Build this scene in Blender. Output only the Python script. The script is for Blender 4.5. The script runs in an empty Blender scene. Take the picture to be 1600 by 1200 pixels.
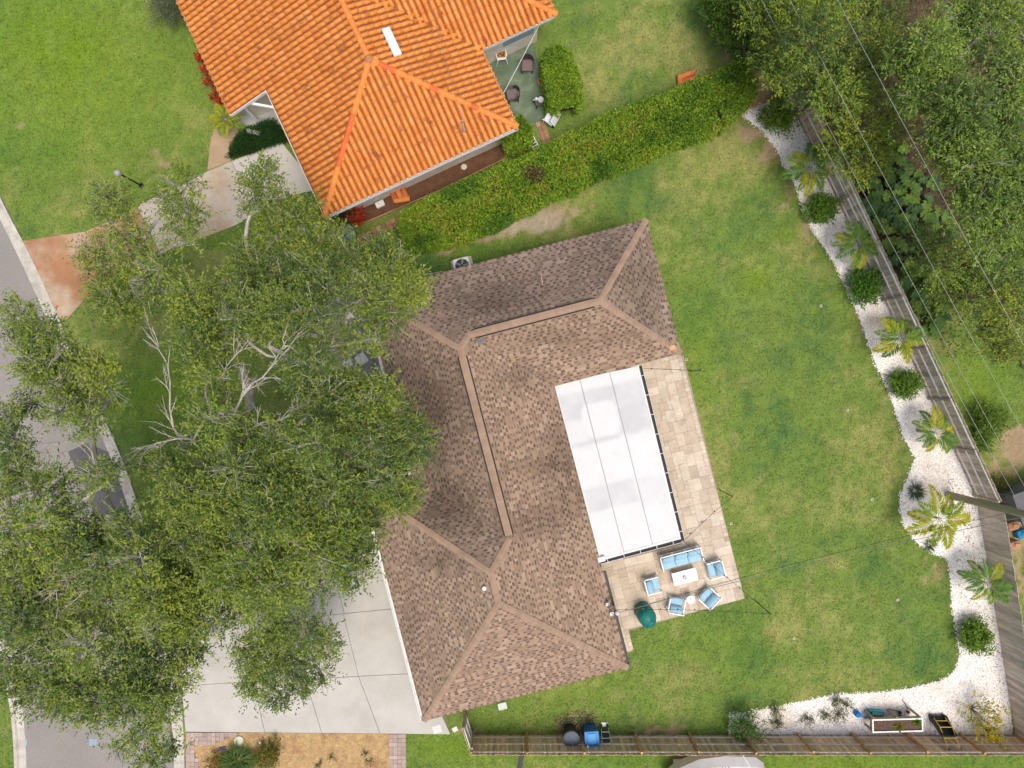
import bpy, math, random
import numpy as np
from mathutils import Vector, Matrix
random.seed(7); RNG = np.random.default_rng(11)
S = bpy.context.scene
COL = S.collection
R = math.radians

# ------------------------------------------------------------------ camera, sky, sun, exposure
CAM_H = 33.3; FPX = 1100.0            # metres above ground; focal length in photo pixels (1600 wide)
cam = bpy.data.cameras.new('camera'); cam_o = bpy.data.objects.new('camera', cam); COL.objects.link(cam_o)
cam.sensor_width = 36; cam.lens = 36 * FPX / 1600; cam.clip_end = 2000; cam.clip_start = 0.5
cam_o.location = (0, 0, CAM_H); cam_o.rotation_euler = (0, 0, 0)
S.camera = cam_o
W = bpy.data.worlds.new('World'); S.world = W; W.use_nodes = True
SUN_EL, SUN_AZ = R(72), R(150)        # azimuth: clockwise from +Y
nt = W.node_tree; sky = nt.nodes.new('ShaderNodeTexSky'); sky.sky_type = 'NISHITA'; sky.sun_disc = False
sky.sun_elevation = SUN_EL; sky.sun_rotation = SUN_AZ; sky.dust_density = 6; sky.air_density = 1.0; sky.ozone_density = 1.0
bg = nt.nodes['Background']; bg.inputs[1].default_value = 0.12; nt.links.new(sky.outputs[0], bg.inputs[0])
sl = bpy.data.lights.new('sun', 'SUN'); sl.energy = 1.5; sl.angle = R(28); sl.color = (1, 0.94, 0.84)
so = bpy.data.objects.new('sun', sl); COL.objects.link(so); so.location = (20, -30, 40)
sd = Vector((math.sin(SUN_AZ) * math.cos(SUN_EL), math.cos(SUN_AZ) * math.cos(SUN_EL), math.sin(SUN_EL)))
so.rotation_euler = sd.to_track_quat('Z', 'Y').to_euler()
S.view_settings.view_transform = 'Standard'; S.view_settings.look = 'None'; S.view_settings.gamma = 1
S.view_settings.use_curve_mapping = False
S.view_settings.exposure = 0.33
S.render.engine = 'CYCLES'

# ------------------------------------------------------------------ helpers
def P(px, py, z=0.0):
    k = (CAM_H - z) / FPX
    return Vector(((px - 800) * k, (600 - py) * k, z))
def PL(pts, z=0.0): return [P(a, b, z) for a, b in pts]

def tag(o, label=None, cat=None, group=None, kind=None):
    if label: o['label'] = label
    if cat: o['category'] = cat
    if group: o['group'] = group
    if kind: o['kind'] = kind
    return o
def thing(name, label, cat, loc=(0, 0, 0), rz=0.0, group=None):
    o = bpy.data.objects.new(name, None); COL.objects.link(o); o.empty_display_size = 0.2
    o.location = loc; o.rotation_euler = (0, 0, rz)
    return tag(o, label, cat, group)
def origin_of(o):
    v = Vector((0, 0, 0))
    while o is not None: v += o.location; o = o.parent
    return v
def link(name, me, parent=None, mat=None, mtx=None):
    o = bpy.data.objects.new(name, me); COL.objects.link(o)
    if mat is not None and len(me.materials) == 0: me.materials.append(mat)
    if parent is not None: o.parent = parent
    if mtx is not None: o.matrix_basis = mtx
    return o
def dup(root, loc, rz, label=None, group=None):
    r = root.copy(); COL.objects.link(r); r.location = loc; r.rotation_euler = (0, 0, rz)
    if label: r['label'] = label
    if group: r['group'] = group
    for ch in list(root.children):
        c = ch.copy(); COL.objects.link(c); c.parent = r
        for g in list(ch.children):
            d = g.copy(); COL.objects.link(d); d.parent = c
    return r

class MB:
    """collects shapes into one mesh; colours per face optional"""
    def __init__(s): s.v = []; s.f = []; s.c = []
    def add(s, vs, fs, col=None):
        n = len(s.v); s.v += [tuple(x) for x in vs]
        for f in fs: s.f.append([i + n for i in f]); s.c.append(col)
        return s
    def box(s, c, size, rz=0.0, mtx=None, col=None, taper=1.0):
        x, y, z = size[0] / 2, size[1] / 2, size[2] / 2
        vs = [Vector((a * x * (taper if k > 0 else 1), b * y * (taper if k > 0 else 1), k * z)) for k in (-1, 1) for a, b in ((-1, -1), (1, -1), (1, 1), (-1, 1))]
        M = (mtx if mtx is not None else Matrix.Rotation(rz, 4, 'Z'))
        vs = [M @ v + Vector(c) for v in vs]
        return s.add(vs, [(3, 2, 1, 0), (4, 5, 6, 7), (0, 1, 5, 4), (1, 2, 6, 5), (2, 3, 7, 6), (3, 0, 4, 7)], col)
    def rbox(s, c, size, r=0.03, rz=0.0, mtx=None, col=None, crown=0.0):
        """box with chamfered vertical and top edges"""
        x, y, z = size[0] / 2, size[1] / 2, size[2] / 2
        def ring(ix, h, cr):
            ax, ay = x - ix, y - ix
            return [Vector(q) for q in ((-ax + cr, -ay, h), (ax - cr, -ay, h), (ax, -ay + cr, h), (ax, ay - cr, h), (ax - cr, ay, h), (-ax + cr, ay, h), (-ax, ay - cr, h), (-ax, -ay + cr, h))]
        r = min(r, x * .9, y * .9, z * .9)
        rings = [ring(r * .6, -z, r), ring(0, -z + r * .6, r), ring(0, z - r, r), ring(r * .35, z - r * .3, r), ring(r, z, r)]
        if crown: rings.append(ring(min(x, y) * .55, z + crown, r))
        vs = [v for q in rings for v in q]; fs = [tuple(range(7, -1, -1))]
        for k in range(len(rings) - 1):
            for i in range(8): fs.append((k * 8 + i, k * 8 + (i + 1) % 8, k * 8 + 8 + (i + 1) % 8, k * 8 + 8 + i))
        m = (len(rings) - 1) * 8; fs.append(tuple(range(m, m + 8)))
        M = (mtx if mtx is not None else Matrix.Rotation(rz, 4, 'Z'))
        return s.add([M @ v + Vector(c) for v in vs], fs, col)
    def prism(s, pts, z0, z1, col=None):
        n = len(pts); a = [(p[0], p[1], z0) for p in pts]; b = [(p[0], p[1], z1) for p in pts]
        area = sum(pts[i][0] * pts[(i + 1) % n][1] - pts[(i + 1) % n][0] * pts[i][1] for i in range(n))
        if area < 0: a.reverse(); b.reverse()
        return s.add(a + b, [tuple(range(n - 1, -1, -1)), tuple(range(n, 2 * n))] + [(i, (i + 1) % n, n + (i + 1) % n, n + i) for i in range(n)], col)
    def tube(s, path, rad, n=6, cap=True, col=None):
        path = [Vector(p) for p in path]; m = len(path)
        rs = rad if isinstance(rad, (list, tuple)) else [rad] * m
        vs = []; ref = None
        for i, p in enumerate(path):
            d = (path[min(i + 1, m - 1)] - path[max(i - 1, 0)])
            if d.length < 1e-9: d = Vector((0, 0, 1))
            d.normalize()
            if ref is None: ref = Vector((0, 0, 1)) if abs(d.z) < .9 else Vector((1, 0, 0))
            a = d.cross(ref)
            if a.length < 1e-4: a = d.cross(Vector((.3, 1, .2)))
            a.normalize(); b = a.cross(d).normalized(); ref = b
            for k in range(n):
                t = 2 * math.pi * k / n
                vs.append(p + (a * math.cos(t) + b * math.sin(t)) * rs[i])
        fs = [(i * n + k, i * n + (k + 1) % n, i * n + n + (k + 1) % n, i * n + n + k) for i in range(m - 1) for k in range(n)]
        if cap: fs += [tuple(range(n - 1, -1, -1)), tuple(range((m - 1) * n, m * n))]
        return s.add(vs, fs, col)
    def lathe(s, prof, c=(0, 0, 0), n=16, sx=1.0, sy=1.0, rz=0.0, col=None):
        vs = []; c = Vector(c)
        for r, z in prof:
            for k in range(n):
                t = 2 * math.pi * k / n; x, y = r * math.cos(t) * sx, r * math.sin(t) * sy
                vs.append((c.x + x * math.cos(rz) - y * math.sin(rz), c.y + x * math.sin(rz) + y * math.cos(rz), c.z + z))
        m = len(prof)
        fs = [(i * n + k, i * n + (k + 1) % n, i * n + n + (k + 1) % n, i * n + n + k) for i in range(m - 1) for k in range(n)]
        fs += [tuple(range(n - 1, -1, -1)), tuple(range((m - 1) * n, m * n))]
        return s.add(vs, fs, col)
    def mesh(s, name, mat=None, smooth=False):
        me = bpy.data.meshes.new(name); me.from_pydata(s.v, [], s.f)
        if any(c is not None for c in s.c):
            at = me.attributes.new('Col', 'FLOAT_COLOR', 'FACE')
            at.data.foreach_set('color', np.array([(c or (1, 1, 1))[:3] + (1,) for c in s.c], dtype=np.float32).ravel())
        if mat: me.materials.append(mat)
        if smooth: me.polygons.foreach_set('use_smooth', [True] * len(me.polygons))
        me.update(); return me
    def build(s, name, mat, parent=None, smooth=False, world=False):
        if world and parent is not None:
            o = origin_of(parent); s.v = [(a - o.x, b - o.y, c - o.z) for a, b, c in s.v]
        return link(name, s.mesh(name, mat, smooth), parent)

def npmesh(name, V, F, mat, parent=None, fcol=None, vcol=None, world=True, smooth=False):
    V = np.asarray(V, dtype=np.float32); F = np.asarray(F, dtype=np.int32)
    if world and parent is not None: V = V - np.array(origin_of(parent), dtype=np.float32)
    me = bpy.data.meshes.new(name); k = F.shape[1]
    me.vertices.add(len(V)); me.vertices.foreach_set('co', V.ravel())
    me.loops.add(F.size); me.loops.foreach_set('vertex_index', F.ravel())
    me.polygons.add(len(F)); me.polygons.foreach_set('loop_start', np.arange(len(F), dtype=np.int32) * k)
    for c, dom in ((fcol, 'FACE'), (vcol, 'POINT')):
        if c is not None:
            at = me.attributes.new('Col', 'FLOAT_COLOR', dom)
            c = np.asarray(c, dtype=np.float32); c = np.concatenate([c, np.ones((len(c), 1), np.float32)], 1)
            at.data.foreach_set('color', c.ravel())
    if smooth: me.polygons.foreach_set('use_smooth', np.ones(len(F), dtype=bool))
    me.update(calc_edges=True); me.materials.append(mat)
    return link(name, me, parent)

def _h(ix, iy, seed):
    n = (ix.astype(np.int64) * 374761393 + iy.astype(np.int64) * 668265263 + seed * 974711) & 0xffffffff
    n = ((n ^ (n >> 13)) * 1274126177) & 0xffffffff
    return ((n ^ (n >> 16)) & 0xffff) / 65535.0
def vnoise(x, y, seed=0):
    x = np.asarray(x, float); y = np.asarray(y, float)
    ix = np.floor(x); iy = np.floor(y); fx = x - ix; fy = y - iy
    fx = fx * fx * (3 - 2 * fx); fy = fy * fy * (3 - 2 * fy)
    a = _h(ix, iy, seed); b = _h(ix + 1, iy, seed); c = _h(ix, iy + 1, seed); d = _h(ix + 1, iy + 1, seed)
    return (a * (1 - fx) + b * fx) * (1 - fy) + (c * (1 - fx) + d * fx) * fy
def fbm(x, y, seed=0, oct=4):
    t = 0; a = .5; n = 0
    for o in range(oct): t = t + a * vnoise(x * 2 ** o, y * 2 ** o, seed + o * 17); n += a; a *= .5
    return t / n
def inpoly(x, y, poly):
    x = np.asarray(x); y = np.asarray(y); r = np.zeros(x.shape, bool); n = len(poly)
    for i in range(n):
        x1, y1 = poly[i][0], poly[i][1]; x2, y2 = poly[(i + 1) % n][0], poly[(i + 1) % n][1]
        if y1 == y2: continue
        r ^= ((y1 > y) != (y2 > y)) & (x < (x2 - x1) * (y - y1) / (y2 - y1) + x1)
    return r
def lerp(a, b, t): return a + (b - a) * t

# ------------------------------------------------------------------ materials
MATS = {}
def mat(name, col=(.5, .5, .5), rough=.8, var=.12, scale=3.0, bump=.0, bscale=40.0, rnd=0.0, attr=False, spec=.3, metal=0.0, fine=0.0, fscale=25.0, col2=None, c2scale=1.0, c2lo=.5, c2hi=.65, stretch=None, world=True):
    if name in MATS: return MATS[name]
    m = bpy.data.materials.new(name); m.use_nodes = True; t = m.node_tree; N = t.nodes; L = t.links
    b = N['Principled BSDF']; b.inputs['Roughness'].default_value = rough; b.inputs['Specular IOR Level'].default_value = spec; b.inputs['Metallic'].default_value = metal
    if world: co = N.new('ShaderNodeNewGeometry').outputs['Position']
    else: co = N.new('ShaderNodeTexCoord').outputs['Object']
    if stretch:
        mp = N.new('ShaderNodeMapping'); mp.inputs['Scale'].default_value = stretch[:3]
        if len(stretch) > 3: mp.inputs['Rotation'].default_value = (0, 0, stretch[3])
        L.new(co, mp.inputs[0]); co = mp.outputs[0]
    def noise(sc, det=4, rg=.6):
        n = N.new('ShaderNodeTexNoise'); n.inputs['Scale'].default_value = sc; n.inputs['Detail'].default_value = det; n.inputs['Roughness'].default_value = rg
        L.new(co, n.inputs['Vector']); return n.outputs['Fac']
    if attr:
        a = N.new('ShaderNodeAttribute'); a.attribute_name = 'Col'; c = a.outputs['Color']
    else:
        r = N.new('ShaderNodeRGB'); r.outputs[0].default_value = tuple(col) + (1,); c = r.outputs[0]
    def mrange(f, a0, a1, b0, b1):
        q = N.new('ShaderNodeMapRange'); q.inputs[1].default_value = a0; q.inputs[2].default_value = a1; q.inputs[3].default_value = b0; q.inputs[4].default_value = b1
        L.new(f, q.inputs[0]); return q.outputs[0]
    if col2 is not None:
        x = N.new('ShaderNodeMix'); x.data_type = 'RGBA'; L.new(mrange(noise(c2scale, 5, .65), c2lo, c2hi, 0, 1), x.inputs[0]); L.new(c, x.inputs[6]); x.inputs[7].default_value = tuple(col2) + (1,); c = x.outputs[2]
    def mul(f):
        nonlocal c
        x = N.new('ShaderNodeVectorMath'); x.operation = 'SCALE'; L.new(c, x.inputs[0]); L.new(f, x.inputs['Scale']); c = x.outputs[0]
    if var: mul(mrange(noise(scale), .3, .7, 1 - var, 1 + var))
    if fine: mul(mrange(noise(fscale, 3, .7), .3, .7, 1 - fine, 1 + fine))
    if rnd:
        oi = N.new('ShaderNodeObjectInfo'); mul(mrange(oi.outputs['Random'], 0, 1, 1 - rnd, 1 + rnd))
    L.new(c, b.inputs['Base Color'])
    if bump:
        bp = N.new('ShaderNodeBump'); bp.inputs['Strength'].default_value = bump; bp.inputs['Distance'].default_value = .02
        L.new(noise(bscale, 5, .7), bp.inputs['Height']); L.new(bp.outputs[0], b.inputs['Normal'])
    MATS[name] = m; return m
def leafmat(name, rough=.55, trans=.28):
    if name in MATS: return MATS[name]
    m = bpy.data.materials.new(name); m.use_nodes = True; t = m.node_tree; N = t.nodes; L = t.links
    b = N['Principled BSDF']; b.inputs['Roughness'].default_value = rough; b.inputs['Specular IOR Level'].default_value = .18
    a = N.new('ShaderNodeAttribute'); a.attribute_name = 'Col'; L.new(a.outputs['Color'], b.inputs['Base Color'])
    tr = N.new('ShaderNodeBsdfTranslucent'); L.new(a.outputs['Color'], tr.inputs[0])
    x = N.new('ShaderNodeMixShader'); x.inputs[0].default_value = trans
    L.new(b.outputs[0], x.inputs[1]); L.new(tr.outputs[0], x.inputs[2]); L.new(x.outputs[0], N['Material Output'].inputs[0])
    MATS[name] = m; return m
LEAF = leafmat('leaf', .7, .3); GLOSSLEAF = leafmat('glossy_leaf', .5, .25)
def plain(name, col, rough=.6, rnd=0, var=.06, **k): return mat(name, col, rough, var=var, scale=6, rnd=rnd, **k)

# ------------------------------------------------------------------ plan (photo pixels at ground level)
KERB_R = [(-60, 190), (0, 304), (47, 398), (92, 497), (112, 545), (163, 650), (192, 715), (218, 790), (243, 870), (266, 980), (279, 1060), (287, 1140), (290, 1210), (292, 1330)]
KERB_L = [(-330, 300), (-150, 620), (-75, 800), (-32, 900), (-2, 1000), (14, 1080), (22, 1140), (25, 1210), (28, 1330)]
PEBBLE_EDGE = [(1157, 178), (1195, 207), (1212, 232), (1223, 253), (1243, 287), (1255, 330), (1270, 360), (1298, 402), (1318, 440), (1333, 475), (1347, 506), (1367, 566), (1388, 610), (1400, 645), (1413, 685), (1430, 715), (1418, 747), (1406, 775), (1407, 800), (1415, 827), (1435, 850), (1465, 867), (1481, 873), (1486, 905), (1487, 945), (1491, 970), (1499, 1020), (1495, 1045), (1475, 1062), (1425, 1075), (1375, 1082), (1300, 1086), (1250, 1097), (1200, 1107), (1177, 1111), (1140, 1116)]
PEBBLE = PEBBLE_EDGE + [(1138, 1147), (1300, 1148), (1583, 1148), (1566, 1000), (1541, 870), (1527, 790), (1522, 772), (1459, 635), (1353, 407), (1269, 231), (1229, 152), (1200, 160), (1180, 168)]
PATIO = [(880, 575), (1068, 556), (1163, 935), (983, 985), (988, 1018), (974, 1021), (940, 930), (860, 620)]
NDRIVE = [(37, 376), (132, 362), (180, 342), (230, 314), (290, 287), (324, 268), (362, 252), (440, 222), (500, 300), (479, 300), (432, 314), (371, 351), (307, 376), (250, 395), (190, 420), (140, 460), (105, 499), (92, 497), (47, 398)]
NWALK = [(324, 267), (330, 215), (341, 190), (352, 168), (385, 150), (430, 165), (432, 190), (400, 196), (372, 208), (358, 228), (361, 252)]
GPATIO = [(730, 60), (832, 60), (850, 140), (860, 188), (838, 196), (800, 200), (750, 110)]
SOIL = [(500, 335), (530, 352), (575, 345), (690, 296), (787, 248), (790, 190), (560, 280)]
DRIVE = [(268, 985), (340, 950), (600, 870), (705, 1147), (288, 1143)]
MULCH = [(300, 1160), (330, 1164), (352, 1154), (378, 1144.5), (608, 1146.5), (608, 1290), (330, 1290), (312, 1200)]
PAVER_L = [(291, 1144), (378, 1144.5), (352, 1154), (330, 1164), (300, 1160), (312, 1200), (335, 1290), (292, 1290)]
PAVER_R = [(608, 1146.5), (632, 1147), (632, 1290), (608, 1290)]
FRONTBED = [(470, 430), (560, 400), (600, 470), (600, 600), (540, 590), (500, 540)]

# ------------------------------------------------------------------ lawn colour (drought and bare patches are the lawn's own)
def blobs(x, y, lst):
    t = np.zeros_like(x)
    px = x * 33.03 + 800; py = 600 - y * 33.03
    for cx, cy, rx, ry, w in lst: t = t + w * np.exp(-(((px - cx) / rx) ** 2 + ((py - cy) / ry) ** 2))
    return t
BARE = [(800, 354, 70, 14, 1.0), (868, 342, 30, 18, 1.0), (740, 370, 26, 9, .75), (700, 390, 16, 6, .5), (905, 325, 22, 9, .55), (1178, 205, 22, 14, 1.2), (1205, 232, 18, 18, 1.1), (1232, 300, 10, 22, 1.0), (1262, 362, 12, 18, .6), (30, 195, 6, 5, 1.6), (1460, 892, 20, 18, .62), (1035, 1141, 45, 8, .9), (735, 1143, 40, 5, .6), (245, 236, 8, 6, .8), (258, 255, 8, 10, .5), (80, 347, 14, 7, .7), (1590, 690, 30, 30, 1.3), (1395, 265, 30, 40, 1.1), (1430, 40, 40, 40, 1.4), (1190, 140, 15, 30, 1.0), (1380, 330, 40, 30, .9), (1500, 300, 60, 90, .8), (1560, 770, 30, 30, .7), (1500, 120, 100, 120, .9), (1590, 850, 20, 60, 1.0), (590, 330, 90, 8, .2), (880, 1146, 20, 18, .9), (1060, 1185, 20, 20, .8), (845, 330, 20, 10, .5), (1135, 90, 8, 30, .6)]
DRY = [(1150, 245, 90, 55, .35), (1060, 310, 80, 40, .3), (1255, 375, 28, 40, .45), (1310, 885, 22, 16, .7), (1215, 985, 35, 28, .6), (1060, 1065, 70, 25, .45), (1000, 60, 90, 65, .55), (1090, 40, 40, 70, .5), (930, 130, 50, 40, .35), (760, 365, 120, 18, .3), (1100, 180, 60, 20, .3), (130, 280, 50, 40, .25), (100, 335, 60, 20, .35), (1300, 660, 60, 60, .1), (150, 560, 50, 30, .5), (330, 420, 60, 40, .4), (1130, 700, 25, 60, .3), (1560, 740, 40, 60, .4), (690, 1180, 50, 20, .2), (700, 350, 60, 12, .3)]
LUSH = [(1180, 435, 22, 20, 1.0), (1230, 370, 18, 16, .7), (130, 130, 220, 170, .75), (60, 40, 120, 90, .4), (250, 620, 60, 60, .8), (1530, 600, 50, 60, .8), (700, 1170, 60, 40, .5), (860, 1170, 250, 20, .5), (1300, 1195, 300, 20, .7), (350, 390, 60, 30, .4), (900, 1080, 100, 40, .4), (1085, 560, 40, 120, .45), (1140, 1000, 100, 60, .3), (720, 390, 50, 14, .6), (940, 240, 60, 12, .5)]
def lawn_color(x, y):
    x = np.asarray(x, float); y = np.asarray(y, float)
    n1 = fbm(x * .35, y * .35, 3, 4); n2 = fbm(x * 1.7, y * 1.7, 31, 4); n3 = fbm(x * 4.5, y * 4.5, 51, 3)
    g = np.array([.148, .220, .046]); yel = np.array([.285, .285, .095]); deep = np.array([.068, .150, .042]); bare = np.array([.335, .24, .15]); sand = np.array([.40, .34, .26]); lush = np.array([.150, .245, .016])
    dry = np.clip(blobs(x, y, DRY) * 1.15 + (n1 - .5) * 1.7 + (n2 - .54) * 1.6 + (n3 - .5) * .6, 0, 1) * np.clip(1.15 - 1.2 * blobs(x, y, LUSH), 0, 1)
    dp = np.clip((n2 - .5) * 2.4 + (.5 - n1) * 2.4, 0, 1)
    c = g + (deep - g) * dp[..., None] * .8
    lu = np.clip(blobs(x, y, LUSH), 0, 1) * np.clip(.6 + (n2 - .4), 0, 1)
    c = c + (lush - c) * lu[..., None]
    c = c + (yel - c) * np.clip(dry, 0, .85)[..., None]
    br = np.clip((blobs(x, y, BARE) + (n2 - .5) * 1.5 + (n3 - .5) * 1.0 - .42) * 3.2, 0, 1) * (blobs(x, y, BARE) > .12)
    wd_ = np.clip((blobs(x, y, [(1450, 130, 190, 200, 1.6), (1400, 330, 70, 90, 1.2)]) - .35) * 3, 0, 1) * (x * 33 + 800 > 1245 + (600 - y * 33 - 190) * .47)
    sd_ = np.clip(blobs(x, y, [(820, 350, 80, 25, 1)]), 0, 1)[..., None]
    bc = bare * (1 - sd_) + sand * sd_
    c = c + (bc - c) * (br * .9)[..., None]
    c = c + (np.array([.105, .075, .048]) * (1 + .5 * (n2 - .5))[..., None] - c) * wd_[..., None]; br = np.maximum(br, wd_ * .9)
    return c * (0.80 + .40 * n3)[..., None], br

# ------------------------------------------------------------------ ground
def build_ground():
    xs = np.concatenate([[-600, -120, -45], np.arange(-30, 30.01, .2), [45, 120, 600]]); ys = np.concatenate([[-600, -120, -40], np.arange(-23, 23.01, .2), [40, 120, 600]])
    X, Y = np.meshgrid(xs, ys); nx, ny = len(xs), len(ys)
    V = np.stack([X.ravel(), Y.ravel(), np.zeros(X.size)], 1)
    i, j = np.meshgrid(np.arange(nx - 1), np.arange(ny - 1)); a = (j * nx + i).ravel()
    F = np.stack([a, a + 1, a + nx + 1, a + nx], 1)
    c, _ = lawn_color(V[:, 0], V[:, 1])
    m = mat('lawn', attr=True, rough=.95, var=.16, scale=9, fine=.30, fscale=34, bump=.9, bscale=30, spec=.1)
    o = npmesh('lawn', V, F, m, vcol=c); tag(o, kind='structure')
build_ground()

def sheet(name, poly, z, m, parent=None):
    me = bpy.data.meshes.new(name); pts = [P(a, b) if not isinstance(a, Vector) else a for a, b in poly]
    n = len(pts); ar = sum(pts[i].x * pts[(i + 1) % n].y - pts[(i + 1) % n].x * pts[i].y for i in range(n))
    if ar < 0: pts.reverse()
    me.from_pydata([(p.x, p.y, z) for p in pts], [], [tuple(range(n))]); me.update()
    o = link(name, me, parent, m)
    if parent is None: tag(o, kind='structure')
    return o
ASPH = mat('asphalt', (.275, .258, .243), .92, var=.10, scale=.7, fine=.26, fscale=22, bump=.4, bscale=45, col2=(.225, .21, .20), c2scale=.35, c2lo=.5, c2hi=.75)
sheet('road', KERB_R + KERB_L[::-1], .004, ASPH)
sheet('asphalt_patch', [(106, 706), (137, 692), (172, 708), (196, 762), (204, 800), (148, 806), (138, 772)], .009, mat('dark_asphalt', (.125, .12, .125), .9, var=.12, scale=2, fine=.2, fscale=30))
for k, q in enumerate([[(26, 1153), (43, 1154), (42, 1166), (27, 1165)], [(139, 1154), (152, 1155), (151, 1166), (140, 1165)], [(262, 1155), (271, 1156), (271, 1166), (263, 1165)]]):
    sheet('painted_mark', q, .010, mat('blue_paint', (.25, .42, .53), .8, var=.3, scale=14, col2=(.30, .285, .28), c2scale=9, c2lo=.42, c2hi=.6))
CONC = mat('concrete', (.49, .475, .44), .85, var=.07, scale=.8, fine=.05, fscale=18, bump=.15, bscale=40, col2=(.43, .41, .375), c2scale=.5, c2lo=.48, c2hi=.72)
KERBM = mat('kerb_concrete', (.50, .475, .42), .9, var=.16, scale=2.2, fine=.15, fscale=20, bump=.3, col2=(.36, .34, .28), c2scale=1.4, c2lo=.5, c2hi=.7)
def offset(path, d):
    out = []
    for i, p in enumerate(path):
        t = (path[min(i + 1, len(path) - 1)] - path[max(i - 1, 0)]); t.z = 0; t.normalize()
        out.append(p + Vector((t.y, -t.x, 0)) * d)
    return out
def resample(pts, step):
    out = [pts[0].copy()]; 
    for a, b in zip(pts[:-1], pts[1:]):
        n = max(1, round((b - a).length / step)); out += [a.lerp(b, k / n) for k in range(1, n + 1)]
    return out
def smooth_path(pts, it=2):
    for _ in range(it):
        q = [pts[0]]
        for a, b in zip(pts[:-1], pts[1:]): q += [a.lerp(b, .25), a.lerp(b, .75)]
        pts = q + [pts[-1]]
    return pts
def kerb(path, side, drops):
    p = resample(smooth_path(PL(path)), .5)
    L = [offset(p, side * d) for d in (0, .14, .20, .52)]
    seg = []; cur = []
    for i in range(len(p)):
        h = .10
        for c, r in drops:
            d = (p[i] - c).length
            h = min(h, max(.018, (d - r) * .12))
        cur.append(h)
    root = thing('kerb', 'pale concrete kerb', 'kerb', (0, 0, 0)); del root['category']; del root['label']; tag(root, kind='structure')
    stepn = 6
    for s0 in range(0, len(p) - 1, stepn):
        e = min(s0 + stepn, len(p) - 1); vs = []; fs = []
        for i in range(s0, e + 1):
            h = cur[i]; g = 0.0
            ends = 0.006 if i in (s0, e) else 0
            for q, z in ((L[0][i], .001), (L[0][i], h - ends), (L[1][i], h + .004 - ends), (L[2][i], .016 + min(h, .03) * .2), (L[3][i], .010), (L[3][i], .001)): vs.append((q.x, q.y, z))
        n = 6
        for i in range(e - s0):
            for k in range(n - 1): f = (i * n + k, i * n + k + 1, i * n + n + k + 1, i * n + n + k); fs.append(f if side > 0 else f[::-1])
        MB().add(vs, fs).build('kerb_section', KERBM, root)
kerb(KERB_R, 1, [(P(68, 440), 2.0), (P(283, 1080), 2.6)])
kerb(KERB_L, -1, [])

# own driveway, slab by slab
DR = thing('driveway', None, None); tag(DR, kind='structure')
def line_at(l, t): return P(*l[0]).lerp(P(*l[1]), t)
rows = [((262, 935), (606, 850)), ((272, 985), (632, 949)), ((284, 1071), (660, 1051)), ((290, 1143), (704, 1147))]
cols = [[0, .33, .74, 1.0], [0, .33, .57, .735, 1.0], [0, .30, .515, .735, 1.0]]
for r in range(3):
    cc = cols[r]
    for a, b in zip(cc[:-1], cc[1:]):
        q = [line_at(rows[r], a), line_at(rows[r], b), line_at(rows[r + 1], b), line_at(rows[r + 1], a)]
        if r == 2:
            c2 = cols[2]; q = [line_at(rows[r], a), line_at(rows[r], b), line_at(rows[r + 1], b), line_at(rows[r + 1], a)]
        c = sum(q, Vector()) / 4; q = [c + (p - c) * (1 - .011 / (p - c).length * 1.4) for p in q]
        MB().prism(q, .0, .035).build('slab', CONC, DR)
sheet('driveway_bed', DRIVE[:2] + [(606, 852)] + [(704, 1147), (290, 1143)], .003, mat('joint', (.16, .15, .13), .95))
# neighbour's driveway and walk
RUST = mat('rust_concrete', (.47, .37, .27), .9, var=.16, scale=.6, fine=.08, fscale=14, bump=.2, col2=(.36, .185, .095), c2scale=.42, c2lo=.34, c2hi=.56)
RUST2 = mat('tan_concrete', (.52, .46, .38), .9, var=.12, scale=.8, fine=.06, col2=(.44, .33, .22), c2scale=.6, c2lo=.48, c2hi=.68)
ND = thing('driveway', None, None); tag(ND, kind='structure')
def shrink(q, d):
    c = sum(q, Vector()) / len(q); return [c + (p - c) * (1 - d / (p - c).length) for p in q]
for q, m in (([(37, 376), (132, 362), (180, 342), (215, 322), (250, 395), (190, 420), (140, 460), (105, 499), (92, 497), (47, 398)], RUST),
             ([(215, 322), (230, 314), (290, 287), (324, 268), (362, 252), (376, 280), (396, 336), (371, 351), (307, 376), (250, 395)], RUST2),
             ([(362, 252), (440, 222), (500, 296), (479, 300), (432, 314), (396, 336), (376, 280)], mat('pale_concrete', (.53, .50, .45), .88, var=.08, scale=.9, col2=(.45, .38, .30), c2scale=.5, c2lo=.55, c2hi=.75))):
    MB().prism(shrink(PL(q), .012), 0, .03).build('slab', m, ND)
NW_ = thing('footpath', None, None); tag(NW_, kind='structure')
MB().prism(shrink(PL([(324, 267), (330, 215), (341, 190), (352, 178), (372, 198), (372, 208), (358, 228), (361, 252)]), .012), 0, .028).build('slab', mat('brown_concrete', (.40, .29, .185), .9, var=.15, scale=1.2, fine=.1, col2=(.50, .41, .30), c2scale=.9, c2lo=.5, c2hi=.7), NW_)
MB().prism(PL([(352, 177), (373, 197), (400, 196), (440, 195), (425, 140), (380, 150)]), 0, .045).build('slab', mat('porch_concrete', (.42, .42, .42), .85, var=.08), NW_)
sheet('side_patio', GPATIO, .03, mat('green_concrete', (.115, .165, .105), .8, var=.15, scale=1.2, fine=.1, bump=.1, col2=(.22, .25, .18), c2scale=1.3, c2lo=.47, c2hi=.68))
SOILM = mat('soil', (.135, .068, .038), .95, var=.25, scale=4, fine=.35, fscale=25, bump=.8, bscale=30)
sheet('soil_bed', SOIL, .010, SOILM)
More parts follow.
